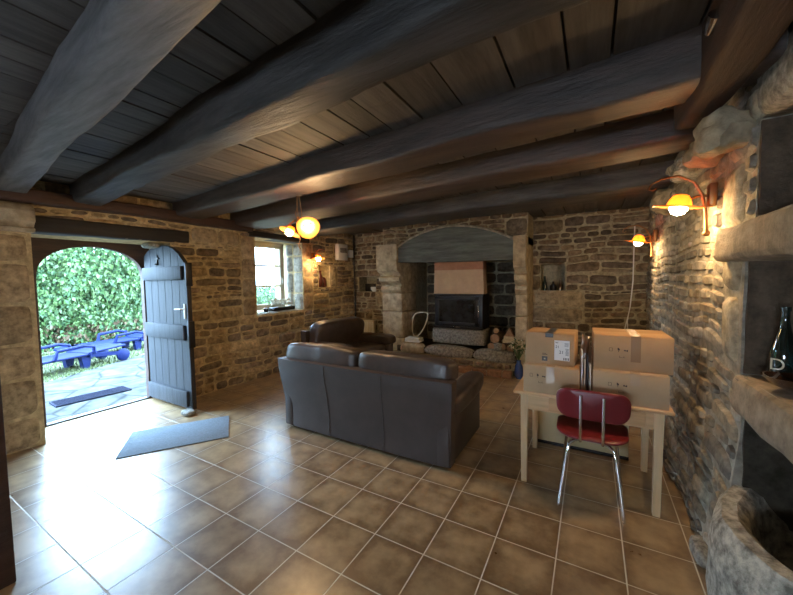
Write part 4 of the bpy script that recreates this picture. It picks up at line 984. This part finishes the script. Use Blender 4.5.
# ------------------------------------------------------------------ mats and the post at the left edge
mt = MB(); mt.box((0, 0, .005), (.60, .91, .010), 'rug', .003); o = mt.build('floor_mat'); o.location = (-3.655, 1.855, 0); o.rotation_euler = (0, 0, math.atan2(-.51, .75) + 0.0)
tag(o, 'blue grey doormat on the tiles inside the open door', 'mat')
mb = MB(); mb.box((0, 0, .69), (.08, .08, 1.38), 'redwood', .006); o = mb.build('dark_post'); o.location = (-2.66, .445, 0); tag(o, 'dark red brown wooden post cut by the left picture edge', 'post')

# ------------------------------------------------------------------ outdoors
ZG = -.10
mb = MB(); mb.add([(-5.3, -8, ZG), (-5.3, 14, ZG), (-9.6, 14, ZG), (-9.0, 3.9, ZG), (-8.6, 3.0, ZG), (-7.9, 1.8, ZG), (-7.2, -8, ZG)], [(6, 5, 4, 3, 2, 1, 0)], 'paving')
tag(mb.build('ground', smooth=False), kind='structure')
mb = MB(); mb.add([(-7.2, -8, ZG), (-7.9, 1.8, ZG), (-8.6, 3.0, ZG), (-9.0, 3.9, ZG), (-9.6, 14, ZG), (-30, 14, ZG), (-30, -8, ZG)], [(0, 1, 2, 3, 4, 5, 6)], 'soil')
tag(mb.build('ground', smooth=False), kind='structure')
mb = MB(); r2 = random.Random(12)
for i in range(9000):
    y = r2.uniform(.8, 6); xe = -7.9 - (y - 1.8) * .52 if y > 1.8 else -7.9 - (y - 1.8) * .08
    x = max(-11.1, xe - r2.random() ** 1.3 * 3.3); h = r2.uniform(.03, .09); a = r2.uniform(0, PI); lx, ly = r2.uniform(-.03, .03), r2.uniform(-.03, .03); k = r2.uniform(.6, 1.4)
    cx, cy = .006 * math.cos(a), .006 * math.sin(a)
    mb.add([(x - cx, y - cy, ZG), (x + cx, y + cy, ZG), (x + lx, y + ly, ZG + h)], [(0, 1, 2)], 'grass', (.06 * k, .085 * k, .025 * k))
tag(mb.build('grass', smooth=False, recalc=False), 'short grass between the paving and the hedge outside the door', 'grass', kind='stuff')
# hedge
mb = MB(); mb.box((-12.65, 3.3, 1.15), (1.0, 9.0, 2.5), 'hedgecore', cuts=5)
cols = [(.040, .085, .028), (.06, .11, .035), (.085, .14, .055), (.03, .06, .022), (.10, .15, .08), (.05, .10, .05)]
for i in range(30000):
    y = r2.uniform(-.8, 7.6); z = ZG + r2.random() * 2.7; x = -11.75 + .28 * noise.noise(Vector((y * 1.3, z * 1.3, 0))) + .3 * noise.noise(Vector((y * 3, z * 3, 5))) + r2.uniform(-.12, .06)
    l_ = r2.uniform(.05, .10); c = r2.choice(cols); k = r2.uniform(.8, 1.3)
    if z < .55 and r2.random() < .35: c = (.08, .055, .035)
    T = Matrix.Translation((x, y, z)) @ Euler((r2.uniform(-.7, .7), r2.uniform(-.2, 1.1) + 0.0, r2.uniform(-.9, .9))).to_matrix().to_4x4()
    mb.add([(0, -l_ * .1, 0), (.01, -l_ * .5, -l_ * .5), (0, 0, -l_ * 1.5), (.01, l_ * .5, -l_ * .5)], [(0, 1, 2, 3)], 'hedgeleaf', (c[0] * k * 1.0, c[1] * k * .95, c[2] * k * .9), T)
tag(mb.build('hedge', smooth=False, recalc=False), 'tall leafy green hedge outside beyond the loungers', 'hedge')
mb = MB()
for i in range(3500):
    a = r2.uniform(0, 2 * PI); b_ = math.acos(r2.uniform(-.2, 1)); q = r2.uniform(.85, 1.05) * (1 + .15 * noise.noise(Vector((a * 2, b_ * 2, 3))))
    p = (1.3 * q * math.sin(b_) * math.cos(a), 1.5 * q * math.sin(b_) * math.sin(a), max(.03, .1 + 1.25 * q * math.cos(b_))); l_ = r2.uniform(.05, .10); c = r2.choice(cols); k = r2.uniform(.8, 1.3)
    T = Matrix.Translation(p) @ Euler((r2.uniform(-1, 1), r2.uniform(-1, 1), r2.uniform(0, 6))).to_matrix().to_4x4()
    mb.add([(0, -l_ * .1, 0), (.01, -l_ * .5, -l_ * .5), (0, 0, -l_ * 1.5), (.01, l_ * .5, -l_ * .5)], [(0, 1, 2, 3)], 'hedgeleaf', (c[0] * k, c[1] * k, c[2] * k), T)
mb.box((0, 0, .55), (1.4, 1.6, 1.1), 'hedgecore', .3)
o = mb.build('shrub', smooth=False, recalc=False); o.location = (-12.6, 10.2, ZG + .1); tag(o, 'rounded green shrub seen outside through the small window', 'shrub')
mb = MB(); mb.box((0, 0, .01), (.32, .86, .02), 'bluemat', .004)
for i in range(8): mb.box((-.135 + i * .038, 0, .022), (.014, .82, .006), 'bluemat')
o = mb.build('outdoor_mat'); o.location = (-6.38, 2.06, ZG); o.rotation_euler = (0, 0, -.06); tag(o, 'dark blue rubber mat lying on the paving outside the door', 'mat')
def lounger(label, loc, rz, raised):
    t = thing('sun_lounger', label, 'sun lounger', loc, rz, 'blue plastic sun loungers outside')
    mb = MB(); mb.box((0, -.28, .27), (.60, 1.25, .045), 'blueplastic', .018, cuts=2)
    mb.lathe([(.30, -.0225), (.30, .0225)], 'blueplastic', 24, Matrix.Translation((0, -.88, .27))); mb.build('bed', t)
    mb = MB(); T = Matrix.Translation((0, .34, .29)) @ Euler((raised, 0, 0)).to_matrix().to_4x4(); mb.box((0, .36, 0), (.56, .74, .04), 'blueplastic', .015, T=T); mb.build('backrest', t)
    for sx in (-1, 1):
        mb = MB(); mb.tube([(sx * .31, .42, .28), (sx * .33, .40, .42), (sx * .33, .20, .47), (sx * .33, -.20, .44), (sx * .31, -.24, .28)], [.035, .03, .03, .03, .035], 'blueplastic', 8); mb.build('armrest', t)
        for yy in (-.72, .30):
            mb = MB(); mb.prism([(yy - .05, 0), (yy + .05, 0), (yy + .09, .26), (yy - .09, .26)], 'x', sx * .22 - .05, sx * .22 + .05, 'blueplastic'); mb.build('leg', t, smooth=False)
        mb = MB(); mb.prism([(.34 + .0, .22), (1.02, .13), (1.02, .20), (.34, .30)], 'x', sx * .30 - .02, sx * .30 + .02, 'blueplastic'); mb.build('side_rail', t, smooth=False)
        mb = MB(); T = Matrix.Translation((sx * .30, .98, .13)) @ Euler((0, R(90), 0)).to_matrix().to_4x4(); mb.lathe([(0, -.04), (.10, -.04), (.13, -.02), (.13, .02), (.10, .04), (0, .04)], 'blueplastic', 20, T); mb.build('wheel', t)
    return t
lounger('nearer blue plastic sun lounger lying low on the paving edge', (-8.75, 2.35, ZG), R(16), .05)
lounger('farther blue plastic sun lounger with wheel beside the hedge', (-9.95, 3.75, ZG), R(10), .18)
